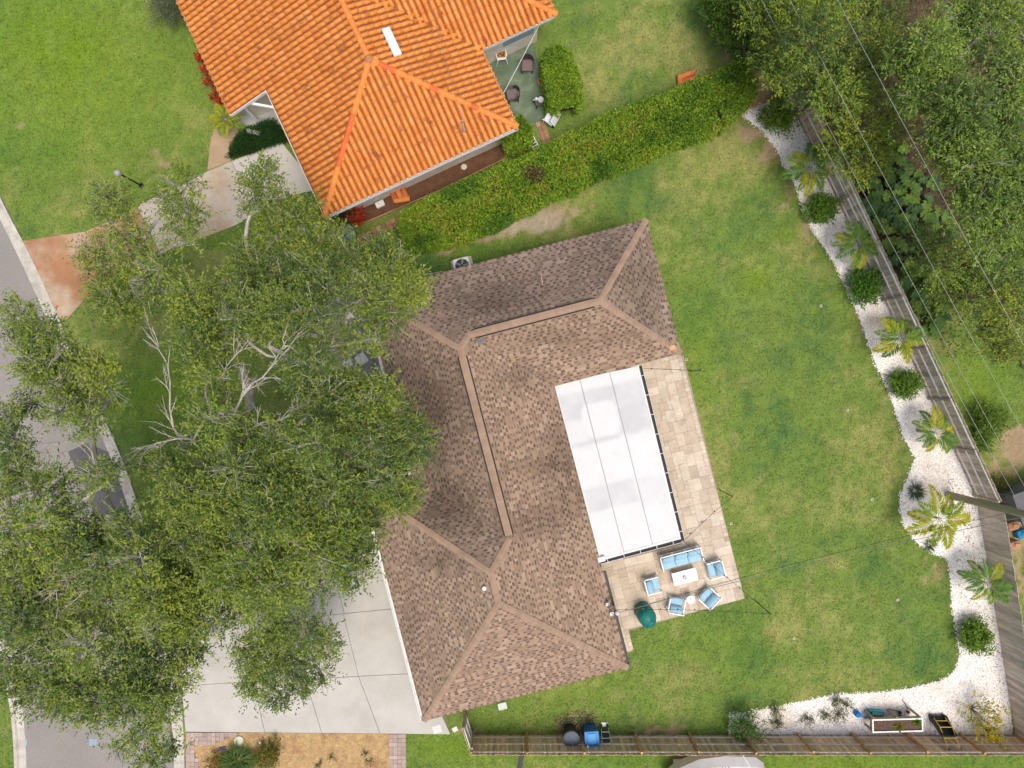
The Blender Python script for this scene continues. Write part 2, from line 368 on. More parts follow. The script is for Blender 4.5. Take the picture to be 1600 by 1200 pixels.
sheet('mulch_bed', MULCH, .012, mat('mulch', (.44, .30, .145), .95, var=.22, scale=5, fine=.45, fscale=28, bump=.9, bscale=40, col2=(.33, .19, .10), c2scale=1.3, c2lo=.50, c2hi=.68))
sheet('pebble_bed', PEBBLE, .008, mat('pebble_base', (.62, .58, .54), .9, var=.12, scale=4, fine=.2, fscale=30, bump=.8, bscale=40, col2=(.46, .35, .25), c2scale=1.1, c2lo=.6, c2hi=.72))
sheet('front_bed', FRONTBED, .007, mat('grey_gravel', (.30, .29, .29), .9, var=.25, scale=3, fine=.35, fscale=20, bump=.8))
sheet('dirt_path', [(1198, 122), (1209, 128), (1186, 172), (1160, 184), (1150, 178), (1172, 150)], .009, mat('dirt', (.36, .225, .115), .95, var=.15, scale=3, fine=.15, bump=.5))
sheet('planting_bed', [(357, 249), (364, 228), (373, 212), (405, 198), (432, 190), (452, 222), (400, 240)], .006, SOILM)

# ------------------------------------------------------------------ paving helpers
def paver_field(parent, poly, rz, org, cell, sizes, z0, z1, mats, gap=.006, maxn=300, name='paver', rand=random):
    """fit random rectangles of a grid inside a polygon; one object each, meshes shared by size"""
    U = Vector((math.cos(rz), math.sin(rz), 0)); Vv = Vector((-math.sin(rz), math.cos(rz), 0)); pts = PL(poly)
    us = [(p - org).dot(U) for p in pts]; vs = [(p - org).dot(Vv) for p in pts]
    i0, i1 = math.floor(min(us) / cell), math.ceil(max(us) / cell); j0, j1 = math.floor(min(vs) / cell), math.ceil(max(vs) / cell)
    pl = [(a, b) for a, b in zip(us, vs)]; used = set(); meshes = {}; n = 0
    def ok(i, j):
        return (i, j) not in used and bool(inpoly(np.array([(i + .5) * cell]), np.array([(j + .5) * cell]), pl)[0])
    for j in range(j0, j1):
        for i in range(i0, i1):
            if not ok(i, j): continue
            sz = [s for s in sizes if all(ok(i + a, j + b) for a in range(s[0]) for b in range(s[1]))] or [(1, 1)]
            s = rand.choice(sz)
            for a in range(s[0]):
                for b in range(s[1]): used.add((i + a, j + b))
            k = rand.randrange(len(mats)); key = (s, k)
            if key not in meshes:
                meshes[key] = MB().rbox((0, 0, (z0 + z1) / 2), (s[0] * cell - gap, s[1] * cell - gap, z1 - z0), r=.006).mesh(name, mats[k])
            c = org + U * (i + s[0] / 2) * cell + Vv * (j + s[1] / 2) * cell
            link(name, meshes[key], parent, None, Matrix.Translation(Vector((c.x, c.y, rand.uniform(-.002, .002))) - origin_of(parent)) @ Matrix.Rotation(rz, 4, 'Z')); n += 1
    return n

# ================================================================== brown shingle house
HA = R(14.6); HU = Vector((math.cos(HA), math.sin(HA), 0)); HV = Vector((math.sin(HA), -math.cos(HA), 0)); HO = Vector((.336, 5.716, 0))
a1, a2, b_, cE, LL, gN = 3.485, 4.58, 3.0, 5.69, 18.65, 8.2
EZ, SL = 2.7, .33
def H(u, v, z=0.0): return HO + HU * u + HV * v + Vector((0, 0, z))
house = thing('shingle_house', 'L-shaped house under a brown asphalt shingle hip roof', 'house', H(-a1, 9))
def lay(poly, e_dir, up_dir, org, fn, step):
    """poly: 3d points on a plane; rows across e_dir stepping along up_dir (in-plane unit vectors); fn(row, s0, s1, t)"""
    st = [((p - org).dot(e_dir), (p - org).dot(up_dir)) for p in poly]
    tmax = max(t for _, t in st); k = 0
    while k * step < tmax:
        t = (k + .5) * step; xs = []
        for (s1, t1), (s2, t2) in zip(st, st[1:] + st[:1]):
            if (t1 > t) != (t2 > t): xs.append(s1 + (s2 - s1) * (t - t1) / (t2 - t1))
        xs.sort()
        for q in range(0, len(xs) - 1, 2): fn(k, xs[q], xs[q + 1], k * step)
        k += 1
def hp(u, v, d): return H(u, v, EZ + SL * d)
A = hp(-2 * a1, 0, 0); B = hp(cE, 0, 0); Cc = hp(cE - b_, b_, b_); D = hp(-b_, b_, b_); P1 = hp(-a1, a1, a1); P2 = hp(-a1, gN + a1, a1)
Q = hp(cE, 2 * b_, 0); I = hp(0, 2 * b_, 0); J = hp(-2 * a1, gN, 0); G1 = hp(-a2, gN + a2, a2); G2 = hp(-a2, LL - a2, a2); K = hp(0, LL, 0); Mm = hp(-2 * a2, gN, 0); N2 = hp(-2 * a2, LL, 0)
planes = [([A, B, Cc, D, P1], HU, HV), ([B, Q, Cc], HV, -HU), ([Q, I, D, Cc], -HU, -HV), ([A, P1, P2, J], -HV, HU),
          ([I, K, G2, G1, P2, P1, D], HV, -HU), ([J, P2, G1, Mm], HU, HV), ([Mm, G1, G2, N2], -HV, HU), ([N2, G2, K], -HU, -HV)]
rf = MB(); sh = MB()
eaves = [A, B, Q, I, K, N2, Mm, J]
for poly, e, up in planes:
    rf.add(poly, [tuple(range(len(poly)))])
# soffit + fascia ring
so_ = [p + Vector((0, 0, -.14)) for p in eaves]; n_ = len(eaves)
rf.add(so_, [tuple(range(n_))])
roofm = mat('roof_deck', (.16, .105, .075), .9, var=.2)
roof = rf.build('roof', roofm, house, world=True)
FASC = plain('white_trim', (.74, .73, .70), .5)
BRN_TRIM = plain('brown_trim', (.28, .19, .14), .6)
for i in range(n_):
    p, q = eaves[i], eaves[(i + 1) % n_]; d = (q - p); L_ = d.length; d.normalize(); nrm = d.cross(Vector((0, 0, 1)))
    ins = -1
    c = (p + q) / 2 + Vector((0, 0, -.085)) + nrm * (.004)
    MB().box(c, (L_, .025, .14), math.atan2(d.y, d.x)).build('fascia', BRN_TRIM if i not in (5, 6) else FASC, house, world=True)
def stain_b(x, y):
    px = x * 37 + 800; py = 600 - y * 37; t = np.zeros_like(x)
    for cx, cy, rx, ry, w in [(780, 455, 110, 35, .5), (960, 400, 70, 60, .45), (1010, 470, 25, 60, .4), (690, 640, 50, 90, .55), (700, 790, 50, 40, .9), (880, 700, 25, 60, .5), (830, 815, 60, 25, .55), (850, 730, 60, 16, .5), (900, 530, 90, 14, .4), (810, 590, 45, 18, .45), (670, 690, 25, 80, .4), (690, 880, 60, 18, .55), (900, 780, 40, 30, .4), (640, 1000, 20, 60, .3), (760, 480, 60, 25, .3)]:
        t += w * np.exp(-(((px - cx) / rx) ** 2 + ((py - cy) / ry) ** 2))
    return t
TAN = [np.array(c) for c in ((.325, .238, .175), (.300, .217, .157), (.268, .194, .142), (.36, .272, .205), (.240, .172, .127))]
DRK = [np.array(c) for c in ((.150, .109, .085), (.195, .142, .108), (.130, .097, .078))]
rr = random.Random(3)
EXPO = .128
for pi, (poly, e, up) in enumerate(planes):
    org = poly[0] if pi not in (4, 5) else (I if pi == 4 else J)
    base = {0: A, 1: B, 2: Q, 3: J, 4: K, 5: Mm, 6: N2, 7: N2}[pi]
    e3 = e.copy(); up3 = (up + Vector((0, 0, SL))).normalized(); nr = e3.cross(up3); nr = nr if nr.z > 0 else -nr
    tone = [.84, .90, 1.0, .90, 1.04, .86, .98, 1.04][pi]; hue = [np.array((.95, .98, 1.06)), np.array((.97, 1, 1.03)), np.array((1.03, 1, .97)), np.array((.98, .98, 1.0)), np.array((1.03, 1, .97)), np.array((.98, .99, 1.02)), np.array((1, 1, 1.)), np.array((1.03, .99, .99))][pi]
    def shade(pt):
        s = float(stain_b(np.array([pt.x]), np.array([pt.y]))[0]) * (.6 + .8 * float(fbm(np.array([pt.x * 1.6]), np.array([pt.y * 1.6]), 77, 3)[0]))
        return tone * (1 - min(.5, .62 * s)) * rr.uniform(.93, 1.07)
    def row(k, s0, s1, t):
        ph = rr.random()
        def slab(sa, sb, lift, thick, c, ext=0.0, off=0.0):
            o = base + e3 * sa + up3 * (t - ext + off); w = e3 * (sb - sa); h = up3 * (EXPO * 1.12 + ext - off); l0 = nr * (lift + thick + .004); l1 = nr * (lift * .2 + .004); lb = nr * .002
            v = [o + lb, o + w + lb, o + l0, o + w + l0, o + h + l1, o + w + h + l1]
            sh.add(v, [(0, 1, 3, 2), (2, 3, 5, 4), (0, 2, 4), (1, 5, 3)], tuple(float(x) for x in c))
        # dark under-layer in stretches
        x = s0
        while x < s1:
            w = min(rr.uniform(.8, 1.1), s1 - x)
            c = DRK[rr.randrange(3)] * shade(base + e3 * (x + w / 2) + up3 * t) * hue
            slab(x, x + w, .004, .004, c); x += w
        x = math.floor(s0 / .29) * .29 - .29 + (k % 2) * .145 + rr.uniform(-.03, .03)
        while x < s1:
            w = rr.choice((.12, .14, .16, .17, .19, .42)); g = (.29 if w < .4 else .58) - w + rr.uniform(-.03, .03)
            sa, sb = max(x, s0), min(x + w, s1)
            if sb - sa > .03:
                c = TAN[rr.choices(range(5), (4, 4, 3, 2, 2))[0]] * shade(base + e3 * (sa + sb) / 2 + up3 * t) * hue
                slab(sa, sb, .011, .006, c, .006)
            ga, gb = max(x + w, s0), min(x + w + g, s1)
            if gb - ga > .03:
                c = TAN[rr.choices(range(5), (3, 4, 4, 1, 3))[0]] * shade(base + e3 * (ga + gb) / 2 + up3 * t) * hue
                slab(ga, gb, .008, .004, c, 0, EXPO * rr.choice((.62, .68, .74)))
            x += w + g
    lay(poly, e3, up3, base, row, EXPO)
SHM = mat('shingle', attr=True, rough=.92, var=.06, scale=2, fine=.16, fscale=45, bump=.3, bscale=80, spec=.15)
tag(sh.build('shingles', SHM, roof, world=True), kind='stuff')
CAPM = mat('cap_shingle', (.325, .228, .163), .92, var=.12, scale=2.2, fine=.1, fscale=45, rnd=.07)
def caps(p, q, name, m, step, mesh, lift=.02, trim0=0.0, trim1=0.0, parent=None):
    d = (q - p); L_ = d.length - trim0 - trim1; d.normalize(); n = max(1, round(L_ / step)); st = L_ / n
    lat = d.cross(Vector((0, 0, 1))).normalized(); nr = lat.cross(d).normalized()
    o0 = origin_of(parent)
    for k in range(n):
        c = p + d * (trim0 + (k + .5) * st) + nr * lift - o0
        M = Matrix((( d.x, lat.x, nr.x, c.x), (d.y, lat.y, nr.y, c.y), (d.z, lat.z, nr.z, c.z), (0, 0, 0, 1)))
        link(name, mesh, parent, m, M)
def capmesh(L_, half, drop, th=.012):
    b = MB(); x = L_ / 2
    vs = [(-x, -half, -drop - .0), (-x, 0, 0), (-x, half, -drop), (x, -half, -drop + .012), (x, 0, .014), (x, half, -drop + .012)]
    vs += [(a, b2, c - th) for a, b2, c in vs]
    b.add(vs, [(0, 3, 4, 1), (1, 4, 5, 2), (6, 7, 10, 9), (7, 8, 11, 10), (3, 9, 10, 4), (4, 10, 11, 5), (0, 1, 7, 6), (1, 2, 8, 7), (0, 6, 9, 3), (2, 5, 11, 8)])
    return b.mesh('ridge_cap', CAPM)
hipcap = capmesh(.235, .135, .031); ridgecap = capmesh(.235, .14, .043)
for p, q in ((P1, A), (Cc, B), (Cc, Q), (G1, Mm), (G2, N2), (G2, K)): caps(q, p, 'ridge_cap', CAPM, .215, hipcap, .045, parent=roof)
for p, q in ((D, P1), (P2, G1)): caps(p, q, 'ridge_cap', CAPM, .215, hipcap, .045, parent=roof)
caps(G1, G2, 'ridge_cap', CAPM, .215, ridgecap, .055, parent=roof)
# ridge vents: raised strip of cap shingles over dark slots
def ridge_vent(p, q, t0, t1):
    d = (q - p).normalized(); a, c = p + d * t0, q - d * t1; L_ = (c - a).length; mid = (a + c) / 2; rz = math.atan2(d.y, d.x)
    MB().box(mid + Vector((0, 0, .02)), (L_, .42, .06), rz).build('ridge_vent', plain('vent_slot', (.03, .026, .024), .8), roof, world=True)
    n = round(L_ / .23); me = capmesh(L_ / n * 1.02, .155, .03, .02)
    caps(a, c, 'ridge_cap', CAPM, L_ / n, me, .085, parent=roof)
ridge_vent(D, Cc, .25, .3); ridge_vent(P1, P2, .35, .15)
caps(D, D + (Cc - D).normalized() * .3, 'ridge_cap', CAPM, .2, ridgecap, .055, parent=roof)
caps(Cc - (Cc - D).normalized() * .35, Cc, 'ridge_cap', CAPM, .2, ridgecap, .055, parent=roof)
caps(P1, P1 + (P2 - P1).normalized() * .4, 'ridge_cap', CAPM, .2, ridgecap, .055, parent=roof)
# walls
ow = .5
wp = [H(-2 * a1 + ow, ow), H(cE - ow, ow), H(cE - ow, 2 * b_ - ow), H(-ow, 2 * b_ - ow), H(-ow, LL - ow), H(-2 * a2 + ow, LL - ow), H(-2 * a2 + ow, gN + ow), H(-2 * a1 + ow, gN + ow)]
MB().prism(wp, 0, EZ - .15).build('wall', mat('stucco', (.62, .56, .47), .9, bump=.3), house, world=True)
HOUSE_FOOT = [(p.x, p.y) for p in wp]
# gutters on the driveway side and the front
GUT = plain('white_gutter', (.72, .72, .70), .4)
def gutter(p, q, m, parent, out, zo=-.075, name='gutter'):
    d = (q - p); L_ = d.length; d.normalize(); rz = math.atan2(d.y, d.x); c = (p + q) / 2 + Vector((0, 0, zo)); b = MB()
    b.box(c + out * .065 + Vector((0, 0, -.05)), (L_, .11, .012), rz); b.box(c + out * .124, (L_, .012, .105), rz); b.box(c + out * .128 + Vector((0, 0, .052)), (L_, .03, .012), rz)
    for s in (p, q): b.box(s + Vector((0, 0, zo)) + out * .065, (.01, .11, .1), rz)
    g = b.build(name, m, parent, world=True)
    return g
g = gutter(Mm, N2, GUT, house, -HU)
n = 14
for k in range(n):
    c = Mm.lerp(N2, (k + .5) / n) - HU * .06 + Vector((0, 0, -.03)); MB().box(c, (.025, .14, .008), math.atan2(HU.y, HU.x) + R(90) * 0 + R(90)).build('strap', GUT, g, world=True)
gutter(A + (J - A) * .25, J, GUT, house, -HU)
gutter(I + (K - I) * .66, K, plain('brown_gutter', (.07, .055, .05), .5), house, HU)
# garage door, front door and windows (seen only from the side)
def opening(name, u, v, z0, w, h, rz, m, frame=True):
    c = H(u, v, z0 + h / 2)
    o = MB().box(c, (w, .06, h), rz).build(name, m, house, world=True)
    if frame:
        b = MB()
        for s in (-1, 1): b.box(c + Vector((math.cos(rz), math.sin(rz), 0)) * s * (w / 2 + .04), (.08, .1, h + .16), rz)
        b.box(c + Vector((0, 0, h / 2 + .04)), (w, .1, .08), rz); b.build('frame', FASC, o, world=True)
GLASS = plain('window_glass', (.05, .07, .08), .08, spec=.6)
opening('garage_door', -2 * a2 + ow - .02, gN + 5.2, .03, 4.9, 2.15, math.atan2(HV.y, HV.x), plain('garage_white', (.7, .69, .66), .5))
opening('door', -2 * a1 + ow - .02, 5.6, .05, .95, 2.05, math.atan2(HV.y, HV.x), plain('door_brown', (.2, .09, .05), .5))
for v in (2.2, 3.8): opening('window', -2 * a1 + ow - .02, v, .9, 1.1, 1.2, math.atan2(HV.y, HV.x), GLASS)
for v in (8.5, 11.0): opening('window', -ow + .02, v, .2, 1.8, 2.0, math.atan2(HV.y, HV.x), GLASS)
for u in (-2, 2.2): opening('window', u, ow - .02, 1.0, 1.2, 1.1, math.atan2(HU.y, HU.x), GLASS)
# roof fittings
def onroof(px, py, z): return P(px, py, z)
PVC = plain('white_pvc', (.78, .76, .70), .5)
c = onroof(757, 918, 4.08); b = MB(); b.lathe([(.09, -.12), (.09, .16), (.085, .17)], c, 14); b.lathe([(.17, -.10), (.16, -.085), (.09, -.06)], c, 14)
b.build('vent_pipe', PVC, house, world=True, smooth=False)
MB().box(onroof(751, 532, 3.66), (.30, .22, .03), HA + .5, mtx=(Matrix.Rotation(HA + .5, 4, 'Z') @ Matrix.Rotation(-.2, 4, 'Y'))).build('roof_patch', plain('grey_flashing', (.15, .15, .16), .6), house, world=True)
MB().box(onroof(1051, 543, 2.87), (.26, .2, .02), HA).build('patch_shingle', plain('tan_patch', (.62, .36, .17), .9), house, world=True)
c = onroof(846, 436, 3.42); b = MB(); b.lathe([(.028, -.1), (.028, .1)], c, 8); b.tube([c + Vector((.02, .05, 0)), c + Vector((-.03, .22, .03))], .012, 5); b.tube([c + Vector((.02, -.05, 0)), c + Vector((.05, -.24, 0))], .014, 5)
b.build('plumbing_vent', plain('tan_pvc', (.55, .38, .24), .7), house, world=True)
# service mast with meter box at the eave
mast = thing('service_mast', 'grey electrical service mast with weatherhead and boxes at the shingle eave', 'service mast', P(946, 918))
mc = P(946, 918); b = MB(); b.tube([(mc.x, mc.y, .4), (mc.x, mc.y, 3.7)], .035, 8); b.build('pipe', plain('galvanised', (.45, .46, .47), .4, metal=.6), mast, world=True)
top = Vector((mc.x, mc.y, 3.7)); MB().lathe([(.05, -.06), (.09, 0), (.085, .07), (.03, .11)], top, 10).build('weatherhead', plain('pale_grey', (.6, .6, .6), .5), mast, world=True)
MB().box(Vector((mc.x - .3, mc.y + .15, 2.98)), (.16, .13, .12), HA).build('junction_box', plain('pale_grey', (.6, .6, .6), .5), mast, world=True)
MB().box(Vector((mc.x - .12, mc.y - .28, 2.9)), (.15, .13, .12), HA).build('junction_box', FASC, mast, world=True)
b = MB()
for q in ((-.3, .15, 2.98), (-.12, -.28, 2.9), (-.25, -.02, 2.95)): b.tube([top, Vector((mc.x + q[0] * .5, mc.y + q[1] * .6, 3.5)), Vector((mc.x + q[0], mc.y + q[1], q[2]))], .014, 5)
b.build('conduit', plain('dark_cable', (.06, .05, .05), .6), mast, world=True)
MB().box(Vector((mc.x, mc.y, .2)), (.3, .12, .4), HA).build('meter_base', plain('pale_grey', (.6, .6, .6), .5), mast, world=True)

# ================================================================== white patio cover
pc = thing('patio_cover', 'white flat insulated patio cover with stained seams beside the shingle roof', 'patio cover', P(965, 725))
c00, c10, c11, c01 = P(864, 600, 2.60), P(998, 572, 2.52), P(1064, 842, 2.52), P(936, 877, 2.60)
COVM = mat('white_roof_membrane', attr=True, rough=.6, var=.025, scale=1.5, fine=.02, fscale=9, spec=.25)
def bil(s, t): return (c00.lerp(c10, s)).lerp(c01.lerp(c11, s), t)
seams = [0, .31, .66, 1.0]
def sstep(x, a, b): x = min(1, max(0, (x - a) / (b - a))); return x * x * (3 - 2 * x)
def boxm(s, t, s0, s1, t0, t1, f=.03): return sstep(s, s0 - f, s0 + f) * (1 - sstep(s, s1 - f, s1 + f)) * sstep(t, t0 - f * .5, t0 + f * .5) * (1 - sstep(t, t1 - f * .5, t1 + f * .5))
def cover_col(s, t):
    nz = float(fbm(np.array([s * 5 + 3]), np.array([t * 11]), 63, 4)[0]); n2 = float(fbm(np.array([s * 16]), np.array([t * 34]), 64, 3)[0])
    g = .85 * boxm(s, t, .0, 1.0, .07, .36, .04) + .75 * boxm(s, t, .03, .62, .60, .735, .03) + .35 * boxm(s, t, .62, .98, .62, .78, .04)
    e_ = ((s - .43) / .20) ** 4 + ((t - .245) / .095) ** 4; g *= sstep(e_, .55, 1.7)
    g *= 1 - .8 * boxm(s, t, .0, .24, .22, .345)
    g += .5 * boxm(s, t, .02, .60, .352, .372, .02)
    g = min(1, max(0, g * (.35 + 1.3 * nz) + .35 * max(0, n2 - .62) * 3))
    return tuple(a + (b - a) * g for a, b in zip((.63, .635, .64), (.50, .51, .525)))
for a_, d_ in zip(seams[:-1], seams[1:]):
    g0 = .0045 if a_ > 0 else 0; g1 = .0045 if d_ < 1 else 0
    nT = 110; nS = 24; b = MB(); s0, s1 = a_ + g0, d_ - g1; row_ = nS + 1
    vs = [bil(s0 + (s1 - s0) * i / nS, j / nT) + Vector((0, 0, .006 * math.sin(j / nT * 20 + a_ * 9))) for j in range(nT + 1) for i in range(row_)]
    for j in range(nT):
        for i in range(nS): k = j * row_ + i; b.c.append(cover_col(s0 + (s1 - s0) * (i + .5) / nS, (j + .5) / nT)); b.f.append([k, k + row_, k + row_ + 1, k + 1])
    b.v = [tuple(v) for v in vs]
    q4 = [bil(s0, 0), bil(s1, 0), bil(s1, 1), bil(s0, 1)]; dn = Vector((0, 0, -.08)); up_ = Vector((0, 0, -.009))
    b.add([p + up_ for p in q4] + [p + dn for p in q4], [(7, 6, 5, 4), (0, 1, 5, 4), (1, 2, 6, 5), (2, 3, 7, 6), (3, 0, 4, 7)], (.66, .66, .66))
    b.build('roof_panel', COVM, pc, world=True)
# raised edge trims and seam caps
TRIM = plain('cover_trim', (.68, .68, .68), .45)
def bar(p, q, w, h, m, name, parent, dz=0.0):
    d = q - p; L_ = d.length; rz = math.atan2(d.y, d.x); tilt = math.asin(d.z / L_)
    return MB().box((p + q) / 2 + Vector((0, 0, dz)), (L_, w, h), mtx=Matrix.Rotation(rz, 4, 'Z') @ Matrix.Rotation(-tilt, 4, 'Y')).build(name, m, parent, world=True)
for s in seams[1:-1]: bar(bil(s, .0), bil(s, 1), .016, .012, plain('seam_grey', (.55, .555, .56), .6), 'seam', pc, .008)
bar(bil(.99, 0), bil(.99, 1), .07, .02, TRIM, 'edge_trim', pc, .012); bar(bil(.015, 0), bil(.015, .985), .06, .02, TRIM, 'edge_trim', pc, .012); bar(bil(.02, .992), bil(.98, .992), .06, .02, TRIM, 'edge_trim', pc, .013)
# open gutter along two edges
GI = plain('gutter_inside', (.045, .042, .04), .8)
def open_gutter(p, q, out, n):
    d = (q - p); L_ = d.length; d.normalize(); rz = math.atan2(d.y, d.x)
    g = MB().box((p + q) / 2 + out * .075 + Vector((0, 0, -.09)), (L_, .13, .012), rz).build('gutter', GI, pc, world=True)
    MB().box((p + q) / 2 + out * .146 + Vector((0, 0, -.045)), (L_ + .01, .012, .11), rz).build('gutter_lip', TRIM, g, world=True)
    for k in range(n):
        c = p + d * L_ * (k + .5) / n; MB().box(c + out * .075 + Vector((0, 0, .012)), (.025, .15, .008), rz).build('strap', TRIM, g, world=True)
open_gutter(c10, c11 + (c11 - c10).normalized() * .12, (HU), 9)
open_gutter(c01, c11, HV, 5)
MB().rbox(P(939, 874, 2.70), (.38, .24, .08), .03, HA).build('downspout_elbow', TRIM, pc, world=True)
for q in ((.985, .02), (.985, .5), (.985, .985), (.5, .985)):
    p = bil(*q); MB().box((p.x, p.y, (p.z - .08) / 2), (.09, .09, p.z - .08), HA).build('post', TRIM, pc, world=True)

# ================================================================== travertine patio
TRV = [mat('travertine_' + n, c, .8, var=.10, scale=2.0, fine=.10, fscale=14, rnd=.06, bump=.2, col2=c2, c2scale=1.4, c2lo=.5, c2hi=.7) for n, c, c2 in (('beige', (.55, .465, .365), (.45, .365, .275)), ('cream', (.60, .52, .42), (.50, .415, .325)), ('tan', (.50, .415, .32), (.41, .325, .235)))]
pat = sheet('patio', PATIO, .012, mat('patio_joint', (.34, .28, .21), .95))
vis = [(985, 566), (1066, 553), (1163, 935), (983, 985), (988, 1018), (974, 1021), (930, 880), (1062, 850)]
paver_field(pat, vis, HA, P(1163, 935), .203, [(2, 2), (3, 2), (2, 3), (2, 3), (3, 3), (4, 2), (2, 4)], .014, .045, TRV, gap=.005)

# ================================================================== orange tile house
TA = R(24.9); TU = Vector((math.cos(TA), math.sin(TA), 0)); TV = Vector((-math.sin(TA), math.cos(TA), 0)); TO = P(507, 338, 2.95) * 1.0; TO.z = 0
TZ, TS = 2.95, .31; TW = 9.16
def T(u, v, z=0.0): return TO + TU * u + TV * v + Vector((0, 0, z))
def tp(u, v, d): return T(u, v, TZ + TS * d)
th = thing('tile_house', 'neighbouring house under an orange clay barrel tile hip roof', 'house', T(4.5, 7))
hw = TW / 2
tA = tp(hw, hw, hw); t00 = tp(0, 0, 0); tE0 = tp(TW, 0, 0); tI = tp(TW, 3.68, 0); tWC = tp(12.72, 3.68, 0); tWR = tp(8.2, 8.2, 4.52); tWL = tp(TW - 4.52, 8.2, 4.52); tRN = tp(hw, 15, hw)
tX0 = tp(0, 6.0, 0); tX1 = tp(-1.97, 6.0, -1.97); tX2 = tp(-1.97, 15, -1.97)
tWN = tp(12.72, 12.72, 0); tIN = tp(TW, 12.72, 0); tEN = tp(TW, 15, 0)
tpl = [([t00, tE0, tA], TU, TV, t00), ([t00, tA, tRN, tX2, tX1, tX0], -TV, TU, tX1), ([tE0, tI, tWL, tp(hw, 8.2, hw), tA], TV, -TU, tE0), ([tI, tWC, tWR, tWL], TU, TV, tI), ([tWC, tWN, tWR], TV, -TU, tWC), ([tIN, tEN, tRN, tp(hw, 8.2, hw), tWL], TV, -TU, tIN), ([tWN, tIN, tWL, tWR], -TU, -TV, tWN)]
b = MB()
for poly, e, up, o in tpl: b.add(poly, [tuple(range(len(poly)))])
troof = b.build('roof', mat('underlay_shade', (.30, .10, .035), .9, var=.2), th, world=True)  # underlay coloured dark to paint the shade in the gaps between barrels
TCOL = [(.76, .285, .070), (.75, .27, .062), (.78, .31, .085), (.70, .235, .05), (.76, .28, .068)]
TILEM = mat('clay_tile', attr=True, rough=.75, var=.08, scale=1.2, fine=.07, fscale=22, bump=.15, bscale=30, col2=(.36, .12, .045), c2scale=2.2, c2lo=.57, c2hi=.70, spec=.2)
TILEOBJ = [mat('clay_tile_' + str(i), c, .75, var=.08, scale=1.2, fine=.07, fscale=22, rnd=.05, bump=.15, bscale=30, col2=(.36, .12, .045), c2scale=2.2, c2lo=.57, c2hi=.70, spec=.2) for i, c in enumerate(TCOL)]
TWD, TEX = .262, .365
def tile_shape():
    """barrel cover tile with a narrow recessed pan beside it; x across, y up-slope, z out; lower end wider and lifted"""
    n = 7; vs = []; fs = []
    for y, r, dz in ((-.03, .098, .050), (TEX * 1.1, .076, .016)):
        for k in range(n): t = math.pi * k / (n - 1); vs.append((-math.cos(t) * r, y, math.sin(t) * r * 1.0 + dz - .02))
    for k in range(n): t = math.pi * k / (n - 1); vs.append((-math.cos(t) * .080, -.03, math.sin(t) * .080 * .92 + .020))
    fs += [(k + 1, k, n + k, n + k + 1) for k in range(n - 1)] + [(k, k + 1, 2 * n + k + 1, 2 * n + k) for k in range(n - 1)]
    m = len(vs); w = TWD
    fs += []
    return vs, [f[::-1] if i < 2 * (n - 1) else f for i, f in enumerate(fs)]
tvs, tfs = tile_shape(); tvn = np.array(tvs); tri_tile = [MB().add(tvs, tfs).mesh('roof_tile', m, True) for m in TILEOBJ]
bigV = []; bigF = []; bigC = []; ntile = 0; tr = random.Random(5)
o0 = origin_of(troof)
for pi, (poly, e, up, org) in enumerate(tpl):
    up3 = (up + Vector((0, 0, TS))).normalized(); e3 = e.copy(); nr = e3.cross(up3)
    if nr.z < 0: e3 = -e3; nr = -nr
    def row(k, s0, s1, t):
        global ntile
        i0 = math.ceil((s0 - .09) / TWD - .5); i1 = math.floor((s1 + .09) / TWD - .5)
        for i in range(i0, i1 + 1):
            c = org + e3 * ((i + .5) * TWD) + up3 * t + nr * (.012 + tr.uniform(-.003, .003))
            if 600 - c.y * 38 < -45: continue
            tw = tr.uniform(-.012, .012); e4 = (e3 + up3 * tw).normalized(); u4 = (up3 - e3 * tw).normalized()
            q = tr.choices(range(5), (4, 4, 3, 1, 4))[0]
            if pi == 0 or (pi == 3 and ntile < 300):
                if ntile < 300:
                    p = c - o0; M = Matrix(((e4.x, u4.x, nr.x, p.x), (e4.y, u4.y, nr.y, p.y), (e4.z, u4.z, nr.z, p.z), (0, 0, 0, 1)))
                    link('roof_tile', tri_tile[q], troof, None, M); ntile += 1; continue
            Rm = np.array([[e4.x, u4.x, nr.x], [e4.y, u4.y, nr.y], [e4.z, u4.z, nr.z]])
            n0 = sum(len(v) for v in bigV[-0:]) if False else len(bigV) * len(tvs)
            bigV.append(tvn @ Rm.T + np.array(c)); bigF.append(np.array(tfs) + n0)
            cc = np.array(TCOL[q]) * tr.uniform(.95, 1.05); bigC.append(np.repeat(cc[None], len(tfs), 0))
    lay(poly, e3, up3, org, row, TEX)
tag(npmesh('roof_tiles', np.concatenate(bigV), np.concatenate(bigF), TILEM, troof, fcol=np.concatenate(bigC), smooth=True), kind='stuff')
